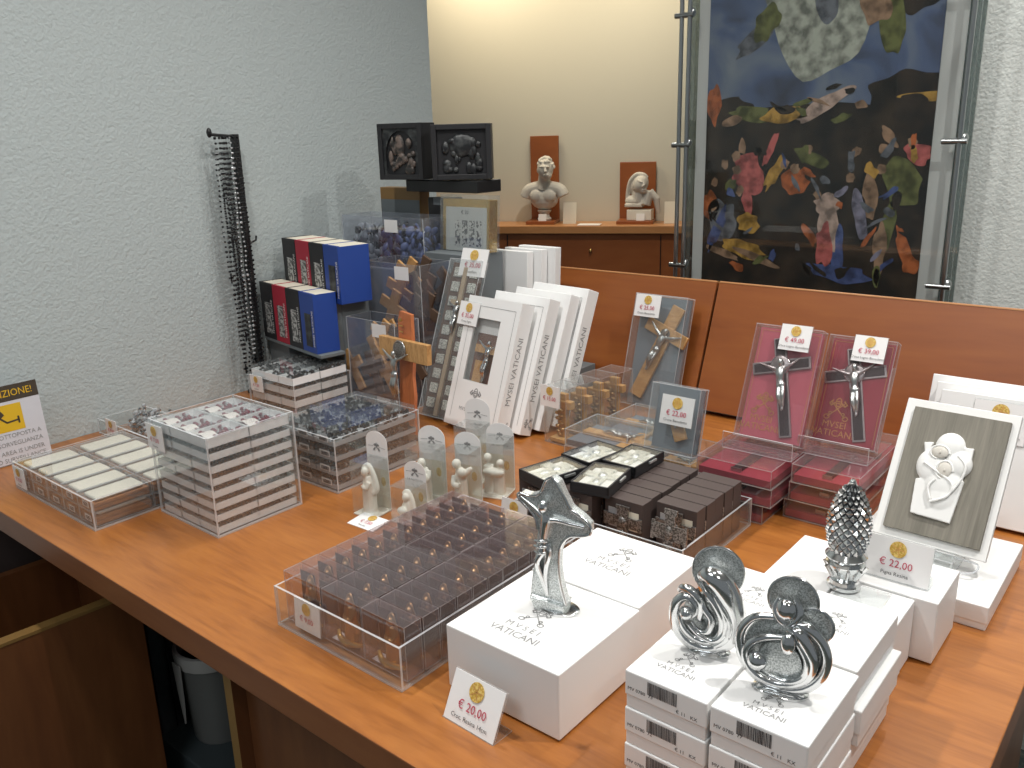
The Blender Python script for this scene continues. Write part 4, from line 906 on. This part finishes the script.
price_tag((-1.262, 1.374, .300), .076, .062, '€ 35,00', 'Crocifisso', 'price card at the top of the medallion crucifix case', 20, 0, 0)

# tall white boxes marked with the museum name
def tall_box(x, y, z, w, th, h, label, group, window=False, rz=-6, lean=19, plain=False):
    t = thing('tall_gift_box', label, 'box', (x, y, z + th*math.sin(R(lean))), rz, group, 0); t.rotation_euler = Euler((R(-lean), 0, R(rz)))
    mb = MB()
    if window:
        wx0, wx1, wz0, wz1 = w*.20, w*.68, h*.36, h*.84
        for q in ((0, wx0, 0, h), (wx1, w, 0, h), (wx0, wx1, 0, wz0), (wx0, wx1, wz1, h)): mb.box(q[0], q[1], 0, .004, q[2], q[3], 'white_box')
        mb.box(0, w, .022, th, 0, h, 'white_box'); mb.box(0, .003, .004, .022, 0, h, 'white_box'); mb.box(w - .003, w, .004, .022, 0, h, 'white_box'); mb.box(.003, w - .003, .004, .022, 0, .003, 'white_box'); mb.box(.003, w - .003, .004, .022, h - .003, h, 'white_box')
    else: mb.box(0, w, 0, th, 0, h, 'white_box')
    b = mb.build('carton', t, bevel=0 if window else .0012)
    mb = MB(); X = T(0, -.0005, 0) @ UP
    if not plain:
        stroke(mb, [(w*.10, h*.06), (w*.10, h*.93), (w*.92, h*.93), (w*.92, h*.06)], .0009, 'ink', X)
        keys(mb, .036, 'ink', X @ T(w*.5, h*.24)); text(mb, 'MVSEI VATICANI', .011, 'ink', X @ T(w*.5, h*.14))
        Y = T(w + .0005, th*.5, h*.46) @ RZ(90) @ UP @ RZ(90)
        text(mb, 'MVSEI VATICANI', .019, 'ink', Y @ T(.01, .001)); keys(mb, .020, 'ink', Y @ T(-.105, 0))
    mb.build('print', t)
    if window:
        mb = MB(); mb.box(wx0, wx1, .018, .020, wz0, wz1 - .03, 'maroon'); mb.box(wx0, wx1, .017, .020, wz1 - .03, wz1, 'paper'); mb.box(wx0 + .02, wx0 + .045, .006, .014, wz0, wz0 + .045, 'olive'); mb.box(wx0 + .012, wx1 - .004, .006, .012, wz0 + .062, wz0 + .078, 'olive_x'); mb.build('crucifix', t)
        corpus(t, (wx1 - .024, .006, wz0 + .004), .085, m='silver'); mb = MB(); mb.slab(wx0, wx1, .001, .002, wz0, wz1, 'clear', 'clear'); mb.build('window', t)
G = 'tall white boxes before the left back panel'
tall_box(-1.232, 1.238, .0005, .158, .036, .275, 'white tall box with a window showing a crucifix, frontmost of the leaning row', G, True)
tall_box(-1.203, 1.282, .0005, .158, .033, .282, 'white tall box directly behind the windowed one in the leaning row', G, lean=20)
tall_box(-1.186, 1.324, .0005, .158, .030, .287, 'white tall box, third from the front of the leaning row', G, plain=True, lean=21)
tall_box(-1.170, 1.362, .0005, .158, .034, .292, 'white tall box, rearmost of the leaning row before the wooden panel', G, lean=21)
t = thing('riser_block', 'low grey block hidden under the raised white boxes behind the leaning row', 'riser', (-1.34, 1.53, .0004))
mb = MB(); mb.box(0, .24, 0, .085, 0, .075, 'dim_grey'); mb.build('block', t)
for k in range(3):
    tall_box(-1.348 + k*.020, 1.530 + k*.027, .0758, .110, .022, .258 + k*.003, 'raised white tall box above the leaning row, %s of three' % ('left', 'middle', 'right')[k], 'raised white boxes behind the leaning row', lean=3, plain=True, rz=0)
price_tag((-1.213, 1.300, .212), .060, .050, '€ 35,00', 'Croce legno', 'price card on the top left corner of the windowed white box', 19, -6, 0)

# carved wooden crosses in narrow clear boxes
for k in range(4):
    lab = 'narrow clear box with carved wooden cross, %s of its row by the white boxes' % ('frontmost', 'second', 'third', 'rearmost')[k]
    if k == 0:
        t = thing('carved_cross_box', lab, 'boxed cross', (-1.002, 1.292, .0005), -4, 'carved crosses in narrow clear boxes')
        mb = MB(); mb.case(.056, .050, .118, .001, 'clear_hazy', 'edge_bounce', True); mb.build('clear_box', t)
        mb = MB(); mb.box(.018, .038, .020, .032, .010, .100, 'olive'); mb.box(.004, .052, .019, .033, .070, .086, 'olive_x'); mb.box(.008, .048, .006, .044, .002, .010, 'olive_x'); mb.build('carved_cross', t, bevel=.001)
        mb = MB()
        for q in range(12): mb.ball((.028 + random.uniform(-.01, .01), .018, .016 + q*.0055), (.006, .004, .004), 'bronze', n=8, k=5)
        mb.build('carved_figures', t); CB = t
    else: dup(CB, (-1.002 + .007*k, 1.292 + .0515*k, .0005), lab)
price_tag((-.985, 1.287, .076), .050, .044, '€ 15,00', '', 'price card on the front carved cross box', 2, -4, 0)

# crucifix in a clear box leaning on the panel
def boxed_crucifix(loc, w, h, th, label, lean, rz, lining, tilt, sc, woods=('olive', 'olive_x'), lying=False):
    t = thing('boxed_crucifix', label, 'boxed crucifix', loc); t.rotation_euler = Euler((R(-lean), 0, R(rz)))
    mb = MB(); mb.case(w, th, h, .0015, 'clear_hazy', 'edge', True, None, -w/2, 0, 0); mb.build('clear_box', t)
    mb = MB(); mb.box(-w/2 + .003, w/2 - .003, th - .008, th - .002, .003, h - .003, lining); mb.build('lining', t)
    c = bpy.data.objects.new('crucifix', None)
    X = T(0, th - .018, h*.5) @ RY(tilt)
    mb = MB(); L_ = h*.44*sc; mb.box(-.011*sc*1.4, .011*sc*1.4, 0, .007, -L_, L_, woods[0], X); mb.box(-L_*.50, L_*.50, -.001, .006, L_*.30, L_*.30 + .028*sc, woods[1], X); c = mb.build('cross', t, bevel=.0008)
    mb = MB(); mb.lathe([(.012*sc, 0), (.012*sc, .0015)], 'pewter', X @ T(0, -.001, L_*.40) @ RX(90), 20); mb.build('medal', c)
    o = link('corpus', CORP, c); o.matrix_local = X @ T(0, -.006, -L_*.42) @ Matrix.Diagonal((L_*.95, L_*.95, L_*.95, 1))
    return t
boxed_crucifix((-.940, 1.568, .0106), .128, .248, .036, 'olive-wood crucifix in a clear box leaning against the left back panel', 16, 0, 'grey_card', 20, 1.0)
price_tag((-.968, 1.6180, .200), .062, .050, '€ 25,00', 'Croce Benedetto', 'price card at the top of the boxed olive-wood crucifix on the panel', 16, 0, 0)
boxed_crucifix((-.697, 1.243, .0585), .094, .118, .030, 'small crucifix in a clear box standing on the lying boxes, covered by a price card', 14, 0, 'grey_card', -24, .75)
price_tag((-.690, 1.2550, .105), .062, .052, '€ 22,00', 'Croce Benedetto', 'price card stuck on the front of the small boxed crucifix', 14, 0, 0)
def lying_box(x, y, w, d, h, z, label, rz=0, m='grey_card', grp='lying boxed crucifixes'):
    t = thing('boxed_crucifix', label, 'boxed crucifix', (x, y, z), rz, grp)
    mb = MB(); mb.case(w, d, h, .0014, 'clear_hazy', 'edge', True); mb.build('clear_box', t)
    mb = MB(); mb.box(.003, w - .003, .003, d - .003, .0018, h*.35, m); mb.build('lining', t)
    mb = MB(); z1 = h*.36; mb.box(w*.06, w*.94, d*.40, d*.62, z1, z1 + .007, 'olive_x'); mb.box(w*.60, w*.72, d*.10, d*.90, z1 - .0003, z1 + .0065, 'olive'); c = mb.build('cross', t, bevel=.0008)
    o = link('corpus', CORP, c); o.matrix_local = T(w*.28, d*.51, z1 + .010) @ RZ(-90) @ RX(-90) @ Matrix.Diagonal((w*.42, w*.42, w*.42, 1))
lying_box(-.930, 1.262, .180, .110, .034, .0170, 'crucifix box lying on its back, left one behind the case of dark metal crosses', 0)
mb = MB(); mb.case(.182, .112, .016, .001, 'clear_hazy', 'edge', True); tag(mb.build('clear_tray', None, (-.931, 1.261, .0006)), 'flat clear tray beneath the left lying crucifix box', 'tray')
lying_box(-.735, 1.235, .088, .125, .050, .0006, 'crucifix box lying under the small standing boxed crucifix', 0)
lying_box(-.645, 1.375, .10, .13, .030, .022, 'crucifix box lying right of the small standing one, on a dark base', 0, 'brown_panel')
mb = MB(); mb.box(0, .102, 0, .13, 0, .0205, 'black_card'); tag(mb.build('dark_carton', None, (-.646, 1.375, .0006), .001), 'dark brown carton beneath the right lying crucifix box', 'carton')
lying_box(-.92, 1.385, .150, .12, .04, .0006, 'crucifix box lying behind the left lying one, near the leaning panel box', 0)

# ---------------------------------------------------------------- red crucifix boxes
def red_flat(x0, x1, y0, y1, z, h, label, m='felt_red', cross=False, rz=0):
    w, d = x1 - x0, y1 - y0; t = thing('red_crucifix_box', label, 'boxed crucifix', (x0, y0, z), rz, 'flat red-lined boxes in the two stacks')
    mb = MB(); mb.case(w, d, h, .0014, 'clear_bounce', 'edge_bounce', True); mb.build('clear_box', t)
    mb = MB(); mb.box(.003, w - .003, .003, d - .003, .002, h*.42, m); mb.build('lining', t)
    mb = MB(); z1 = h*.43; mb.box(w*.44, w*.56, d*.06, d*.94, z1, z1 + .005, 'black'); mb.box(w*.16, w*.84, d*.62, d*.70, z1, z1 + .005, 'black'); mb.box(w*.43, w*.57, d*.05, d*.06, z1, z1 + .006, 'silver_dull'); mb.build('crucifix', t)
HR = .0315
for k in range(3):
    lv = ('lowest', 'middle', 'top')[k]
    red_flat(-.603 + (.006, 0, -.003)[k], -.481 + (-.014, 0, .0)[k], 1.186 - .004*k, 1.395, .0006 + k*(HR + .0003), HR, 'flat clear box with red lining, %s of the left stack' % lv)
    red_flat(-.478 + (-.004, .004, .008)[k], -.372 + .003*k, 1.236 - .004*k, 1.450, .0006 + k*(HR + .0003), HR, 'flat clear box with red lining, %s of the right stack behind the pinecone' % lv)
def red_stand(loc, w, h, th, label, lean, rz, felt, s, pr, tlabel):
    t = thing('red_crucifix_box', label, 'boxed crucifix', loc); t.rotation_euler = Euler((R(-lean), 0, R(rz)))
    mb = MB(); mb.case(w, th, h, .0014, 'clear_bounce', 'edge_bounce', True, None, -w/2, 0, 0); mb.build('clear_box', t)
    mb = MB(); mb.box(-w/2 + .004, w/2 - .004, th - .010, th - .002, .004, h - .004, felt); ln = mb.build('lining', t)
    mb = MB(); X = T(-w*.18, th - .0105, h*.28) @ UP; keys(mb, .032, 'gold_foil', X @ T(0, .008)); text(mb, 'MVSEI', .015, 'gold_foil', X @ T(0, -.018)); text(mb, 'VATICANI', .015, 'gold_foil', X @ T(0, -.032)); 
    X2 = T(0, th - .0105, 0) @ UP; stroke(mb, [(-w/2 + .008, .008), (-w/2 + .008, h - .008), (w/2 - .008, h - .008), (w/2 - .008, .008)], .0008, 'gold_foil', X2); mb.build('gold_print', ln)
    X = T(w*.04, .010, h*.5) @ RY(-15); L_ = h*.45
    mb = MB(); mb.box(-.010, .010, 0, .006, -L_, L_*.92, 'silver_dull', X); mb.box(-.048, .048, -.0003, .0057, L_*.26, L_*.26 + .020, 'silver_dull', X)
    mb.box(-.0075, .0075, -.001, .001, -L_ + .003, L_*.90, 'black', X); mb.box(-.045, .045, -.0012, .001, L_*.26 + .003, L_*.26 + .017, 'black', X); c = mb.build('cross', t, bevel=.0006)
    mb = MB(); mb.lathe([(.016, 0), (.016, .002), (.013, .003)], 'silver_dull', X @ T(0, -.001, L_*.26 + .011) @ RX(90), 24); mb.tube([X @ Vector((.0155*math.cos(a*.2618), -.0035, L_*.26 + .011 + .0155*math.sin(a*.2618))) for a in range(24)], .001, 'silver', closed=True); mb.build('medal', c)
    o = link('corpus', CORP, c); o.matrix_local = X @ T(0, -.006, -L_*.50) @ Matrix.Diagonal((.086, .086, .086, 1))
    e = thing('box_easel', tlabel[1], 'easel', (loc[0], loc[1], .0962), rz)
    mb = MB(); mb.slab(-w*.52, w*.52, -.030, .085, 0, .002, 'clear_bounce', 'edge_bounce'); mb.slab(-w*.52, w*.52, -.034, -.031, 0, .028, 'clear_bounce', 'edge'); mb.slab(-w*.52, w*.52, -.031, -.004, .0035, .0055, 'clear_bounce', 'edge_bounce'); mb.slab(-w*.3, w*.3, .0345, .037, .004, .10, 'clear', 'edge', RX(-lean)); mb.build('stand', e)
    a = R(lean); hz = h - .026
    price_tag((loc[0] + w*.13, loc[1] + math.sin(a)*(hz - .012) - .0045, loc[2] + math.cos(a)*(hz - .012)), .050, .043, pr, 'Croce Legno Benedetto', tlabel[0], lean, rz, 0)
red_stand((-.530, 1.264, .1085), .112, .190, .024, 'black and silver crucifix in a pink-red lined box standing on the left stack', 22, 0, 'felt_pink', 1, '€ 49,00', ('price card reading 49,00 at the top of the left red crucifix box', 'clear easel holding the left red crucifix box'))
red_stand((-.428, 1.314, .1085), .106, .176, .022, 'smaller black and silver crucifix in a dark red lined box standing on the right stack', 24, 0, 'felt_red', 1, '€ 39,00', ('price card reading 39,00 at the top of the right red crucifix box', 'clear easel holding the right red crucifix box'))

# ---------------------------------------------------------------- case of dark metal crosses
case_thing('cross_case', 'clear acrylic case holding dark brown boxes of pewter crosses', -.803, -.508, .956, 1.175, .046)
def metal_cross(mb, s, m, X):
    mb.box(-.009*s, .009*s, -.003, 0, -.034*s, .030*s, m, X); mb.box(-.029*s, .029*s, -.003, 0, -.002*s, .014*s, m, X)
    for a, b in ((0, .028), (0, -.034), (-.029, .006), (.029, .006)): mb.box((a - .0115 if b not in (.006,) else a - .003)*s, (a + .0115 if b not in (.006,) else a + .003)*s, -.0035, 0, (b - .003 if b != .006 else -.004)*s, (b + .003 if b != .006 else .016)*s, m, X)
    mb.ball((0, -.003, .006*s), (.007*s, .003, .008*s), m, X, 10, 6); mb.ball((0, -.003, -.016*s), (.005*s, .002, .010*s), m, X, 8, 5)
def dark_box():
    t = thing('cross_box', '', 'boxed cross', (0, 0, 0), 0, 'dark brown cross boxes in the clear case'); w, d, h = .0645, .0265, .078
    mb = MB(); mb.box(-w/2, w/2, 0, d, 0, h, 'black_card'); mb.build('carton', t, bevel=.0006)
    mb = MB(); mb.box(-w*.40, w*.40, -.0004, 0, h*.42, h*.80, 'cream'); mb.box(-w*.40, w*.0, -.0006, -.0004, h*.42, h*.80, 'grey_tray'); mb.build('window_card', t)
    mb = MB(); metal_cross(mb, 1.0, 'pewter', T(0, -.0007, h*.50)); mb.build('cross', t); return t
p = dark_box(); first = True
colsx = [(-.766, .962, 3, 'first column from the left'), (-.697, .968, 5, 'second column'), (-.622, .985, 6, 'third column'), (-.548, 1.010, 5, 'rightmost column')]
for cx, y0, n, cn in colsx:
    for k in range(n):
        lb = 'dark brown pewter-cross box, %s, %s from the front' % (cn, ('first', 'second', 'third', 'fourth', 'fifth', 'last')[k])
        loc = (cx + random.uniform(-.001, .001), y0 + k*.0285, .0038)
        if first: p.location = loc; p['label'] = lb; first = False
        else: dup(p, loc, lb)
# loose cross standing at the front wall
t = thing('pewter_cross', 'loose pewter cross standing against the dark boxes at the case front', 'cross', (-.537, .966, .0038)); mb = MB(); metal_cross(mb, 1.0, 'pewter', T(0, 0, .048) @ RX(-8) @ Matrix.Diagonal((.88, 1, 1.35, 1))); mb.build('cross', t, (0, .004, 0))
# open boxes lying on top
spots = [(-.752, .990, .0835, -14, 'left front'), (-.742, 1.085, .0835, -8, 'left rear'), (-.677, 1.010, .0835, 10, 'right front'), (-.680, 1.105, .0835, 0, 'right rear')]
ot = None
for k, (x, y, z, rz, nm) in enumerate(spots):
    lb = 'open dark box with silver cross on white padding, %s of the four' % nm
    if ot is None:
        ot = thing('open_cross_box', lb, 'boxed cross', (x, y, z), rz, 'open silver cross boxes lying on the dark boxes'); w, d, h = .062, .088, .017
        mb = MB(); mb.box(-w/2, w/2, -d/2, d/2, 0, .004, 'box_black')
        for q in ((-w/2, w/2, -d/2, -d/2 + .003), (-w/2, w/2, d/2 - .003, d/2), (-w/2, -w/2 + .003, -d/2, d/2), (w/2 - .003, w/2, -d/2, d/2)): mb.box(*q, .004, h, 'box_black')
        mb.build('tray', ot, bevel=.0006)
        mb = MB(); mb.box(-w*.42, w*.42, -d*.43, d*.43, .0042, .0105, 'chalk'); mb.build('padding', ot, bevel=.002)
        mb = MB(); metal_cross(mb, 1.05, 'hammered', T(0, 0, .0108) @ RX(-90)); mb.build('cross', ot)
        mb = MB(); mb.slab(-w/2 + .0031, w/2 - .0031, -d/2 + .0031, d/2 - .0031, h - .0018, h - .0006, 'clear', 'clear'); mb.build('window', ot)
    else: dup(ot, (x, y, z), lb, rz)

# ---------------------------------------------------------------- figurines in clear boxes with arched cards
def figurine(kind):
    mb = MB(); m = 'resin'
    def tb(l, n=12): a = smooth(l, 4); mb.tube([p[:3] for p in a], [p[3] for p in a], m, n=n, flat=.8)
    if kind == 'hooded':
        tb([(0, 0, 0, .0135), (0, 0, .02, .013), (.001, 0, .04, .0125), (.001, 0, .055, .011), (0, -.001, .064, .007)])
        mb.ball((-.003, -.004, .071), (.0065, .0065, .008), m); tb([(-.008, -.002, .074, .004), (-.002, .002, .081, .005), (.006, .002, .074, .005), (.012, .002, .06, .005), (.015, .001, .042, .006), (.010, -.003, .036, .005)])
        tb([(.006, -.006, .055, .005), (.004, -.012, .046, .004), (-.004, -.012, .050, .003)])
    elif kind == 'kneeling':
        tb([(0, 0, 0, .014), (0, 0, .012, .0135), (.001, 0, .024, .010), (0, 0, .031, .007)]); mb.ball((0, -.002, .038), (.0065, .0065, .0075), m)
        tb([(-.006, 0, .042, .004), (0, .003, .046, .005), (.008, .002, .034, .005), (.012, 0, .018, .006)]); mb.ball((-.002, -.011, .018), (.009, .006, .007), m)
    elif kind == 'carrying':
        tb([(0, 0, 0, .014), (0, 0, .02, .012), (0, 0, .042, .011), (0, 0, .056, .010), (-.004, 0, .064, .006)]); mb.ball((-.006, -.002, .072), (.008, .008, .0085), m); mb.ball((.007, -.008, .060), (.0085, .008, .0085), m)
        tb([(-.008, -.006, .052, .005), (-.006, -.014, .040, .005), (.004, -.014, .038, .005)]); tb([(.010, -.004, .056, .006), (.018, -.002, .064, .005), (.022, 0, .068, .003)])
    elif kind == 'couple':
        tb([(-.008, 0, 0, .011), (-.008, 0, .03, .010), (-.010, 0, .05, .009)]); tb([(.010, 0, 0, .011), (.010, 0, .03, .010), (.012, 0, .044, .008)])
        mb.ball((-.010, -.002, .064), (.0072, .0075, .008), m); mb.ball((.013, -.002, .056), (.0068, .007, .0072), m); mb.ball((.002, -.006, .040), (.021, .010, .008), m)
    else:
        tb([(0, 0, 0, .013), (0, 0, .025, .012), (0, 0, .05, .010), (0, 0, .060, .006)]); mb.ball((-.003, -.003, .068), (.0075, .0075, .009), m); mb.ball((.004, -.010, .045), (.007, .006, .008), m); tb([(.008, 0, .055, .005), (.010, -.006, .044, .005), (.003, -.012, .040, .004)])
    mb.ball((0, 0, 0), (.017, .013, .003), m)
    return fuse(mb, 'figurine', 'resin', .0011, 1)
def figurine_box(x, y, w, d, h, ch, kind, label, rz=0, curve=0, ground=True, gift='gold_foil'):
    t = thing('figurine_box', label, 'boxed figurine', (x, y, .0006), rz, 'white figurines in clear boxes')
    mb = MB(); mb.box(-w/2, w/2, -d/2, d/2, 0, .002, 'resin'); mb.build('base', t)
    mb = MB(); n = 12; r = w/2
    poly = [(-w/2, .002), (w/2, .002), (w/2, ch - r*.8)] + [(r*math.cos(PI*i/n), ch - r*.8 + r*.8*math.sin(PI*i/n)) for i in range(1, n)] + [(-w/2, ch - r*.8)]
    X = T(0, d/2, 0) @ UP
    mb.prism(poly, -.0006, .0, 'paper', X)
    mb.add([(-w/2 + .001, .003, .0003), (w/2 - .001, .003, .0003), (w/2 - .001, ch*.52, .0003), (-w/2 + .001, ch*.52, .0003)], [(0, 1, 2, 3)], 'cream', X, False)
    keys(mb, .012, 'ink', X @ T(0, ch*.80, .0006), .09); stroke(mb, [(-w*.4, ch*.80), (-w*.15, ch*.81)], .0008, 'ink', X @ T(0, 0, .0006)); stroke(mb, [(w*.15, ch*.80), (w*.4, ch*.79)], .0008, 'ink', X @ T(0, 0, .0006))
    text(mb, 'LA NATIVITA', .0055, 'ink', X @ T(0, ch*.66, .0006)); mb.ball((w*.22, ch*.36, 0), (.006, .010, .0006), 'gold_ink', X); mb.build('card', t)
    link('figurine', figurine(kind), t, (-.002, -.002, .002))
    mb = MB(); mb.case(w, d - .001, h - .002, .0008, 'clear', 'clear_hazy', True, None, -w/2, -d/2, .0022, False); mb.build('clear_box', t)
    return t
figurine_box(-1.027, .855, .046, .042, .094, .136, 'hooded', 'white hooded figurine with crook arm in a clear box, leftmost behind the flat price card', 6)
figurine_box(-.956, .872, .044, .040, .062, .094, 'kneeling', 'small white kneeling figurine in a clear box, beside the leftmost hooded one', 8)
figurine_box(-.985, .942, .052, .046, .098, .128, 'standing', 'white standing figurine in a clear box behind the kneeling one', 14)
figurine_box(-.925, .967, .050, .044, .100, .122, 'carrying', 'white figurine carrying a round bundle, just behind the case of clear boxes', 14)
figurine_box(-.912, 1.036, .052, .048, .100, .120, 'couple', 'white pair of round-headed figurines, rightmost of the boxed group', 18)
figurine_box(-.985, 1.060, .050, .044, .105, .146, 'standing', 'white figurine with a tall rounded card, rearmost of the boxed group', 14)

# ---------------------------------------------------------------- case of clear boxes with bronze figures
case_thing('figure_case', 'large low clear case in front filled with boxed bronze figures', -.866, -.636, .551, .905, .056)
mb = MB()
def tb2(l, m, n=10): a = smooth(l, 4); mb.tube([p[:3] for p in a], [p[3] for p in a], m, n=n, flat=.7)
tb2([(0, 0, .002, .010), (0, 0, .012, .011), (0, 0, .03, .0085), (0, 0, .042, .007), (0, -.001, .050, .0045)], 'bronze'); mb.ball((0, -.001, .057), (.0045, .0045, .0055), 'bronze'); tb2([(-.004, 0, .046, .003), (-.006, -.004, .036, .003), (0, -.007, .034, .0025)], 'bronze'); tb2([(.004, 0, .046, .003), (.006, -.004, .036, .003), (0, -.007, .036, .0025)], 'bronze')
tb2([(-.005, .001, .060, .002), (0, .002, .065, .0025), (.005, .001, .060, .002), (.009, .001, .04, .003), (.011, .001, .015, .003)], 'bronze'); tb2([(-.005, .001, .060, .002), (-.009, .001, .04, .003), (-.011, .001, .015, .003)], 'bronze')
BRZ = fuse(mb, 'bronze_figure', 'bronze', .0012, 1)
mb = MB(); a = smooth([(-.020, -.004, .013, .0022), (-.014, -.007, .006, .0034), (0, -.009, .004, .0042), (.014, -.007, .005, .0034), (.024, -.005, .007, .0022)], 5); mb.tube([p[:3] for p in a], [p[3] for p in a], 'gold', n=8); CRES = mb.mesh('crescent')
p = None
for k in range(11):
    for i in range(3):
        lb = 'clear box with bronze robed figure, %s row from the front, %s column' % (('first', 'second', 'third', 'fourth', 'fifth', 'sixth', 'seventh', 'eighth', 'ninth', 'tenth', 'last')[k], ('left', 'middle', 'right')[i])
        loc = (-.8255 + i*.0745 + random.uniform(-.0008, .0008), .578 + k*.0285, .0038)
        if p is None:
            p = thing('figure_box', lb, 'boxed figure', loc, 0, 'boxed bronze figures in the front case')
            mb = MB(); mb.case(.072, .0265, .070, .0008, 'clear_bounce', 'edge_bounce', True, None, -.036, -.01325, 0, floor=True); mb.build('clear_box', p)
            mb = MB(); mb.box(-.034, -.005, .0105, .0115, .004, .062, 'brown_panel'); mb.box(.004, .034, .0105, .0115, .004, .060, 'brown_wood'); mb.build('backing_card', p)
            f_ = link('bronze_figure', BRZ, p, (0, 0, .002)); link('gold_crescent', CRES, f_)
            mb = MB(); mb.add([(-.03, -.008, .0012), (-.012, -.008, .0012), (-.012, .008, .0012), (-.03, .008, .0012)], [(0, 1, 2, 3)], 'paper', None, False); mb.build('paper_slip', p)
        else: dup(p, loc, lb)
price_tag((-.812, .557, .006), .050, .042, '€ 9,00', '', 'price card reading 9,00 inside the front of the bronze figure case', 3, 0, 0)

# ---------------------------------------------------------------- surveillance notice by the left wall
t = thing('warning_sign', 'black, yellow and white camera surveillance notice in a clear holder at the left wall', 'sign', (-1.772, .5655, .0006), 90, None, -3)
w, h = .185, .155
mb = MB(); mb.slab(-w/2, w/2, 0, .0015, 0, h + .001, 'clear', 'edge', RX(-3)); mb.slab(-w/2, w/2, 0, .05, 0, .0012); mb.build('holder', t)
mb = MB(); mb.box(-w/2, w/2, -.0012, -.0002, .002, h, 'sign_paper', RX(-3)); c = mb.build('paper', t)
X = RX(-3) @ T(0, -.0016, 0) @ UP
mb = MB(); mb.add([(-w/2, h*.80, 0), (w/2, h*.80, 0), (w/2, h, 0), (-w/2, h, 0)], [(0, 1, 2, 3)], 'sign_black', X, False); text(mb, 'ATTENZIONE!', h*.125, 'yellow', X @ T(w/2 - .010, h*.895, .0003), 'RIGHT', .88)
mb.add([(-w*.22, h*.42, 0), (w*.30, h*.42, 0), (w*.30, h*.76, 0), (-w*.22, h*.76, 0)], [(0, 1, 2, 3)], 'yellow', X, False)
Y = X @ T(w*.09, h*.60, .0003)
mb.add([(-.030, -.006, 0), (-.022, -.014, 0), (.006, .006, 0), (.0, .016, 0), (-.008, .012, 0)], [(0, 1, 2, 3, 4)], 'sign_black', Y, False); stroke(mb, [(-.004, .002), (.008, -.010), (.030, -.008)], .0035, 'sign_black', Y); stroke(mb, [(.030, -.014), (.030, -.002)], .0035, 'sign_black', Y)
for s_, z in (('AREA SOTTOPOSTA A', .36), ('VIDEO SORVEGLIANZA', .26), ('THIS AREA IS UNDER', .15), ('VIDEO SURVEILLANCE', .06)): text(mb, s_, h*.078, 'ink', X @ T(w/2 - .010, h*z, .0002), 'RIGHT', .95)
mb.build('print', c)
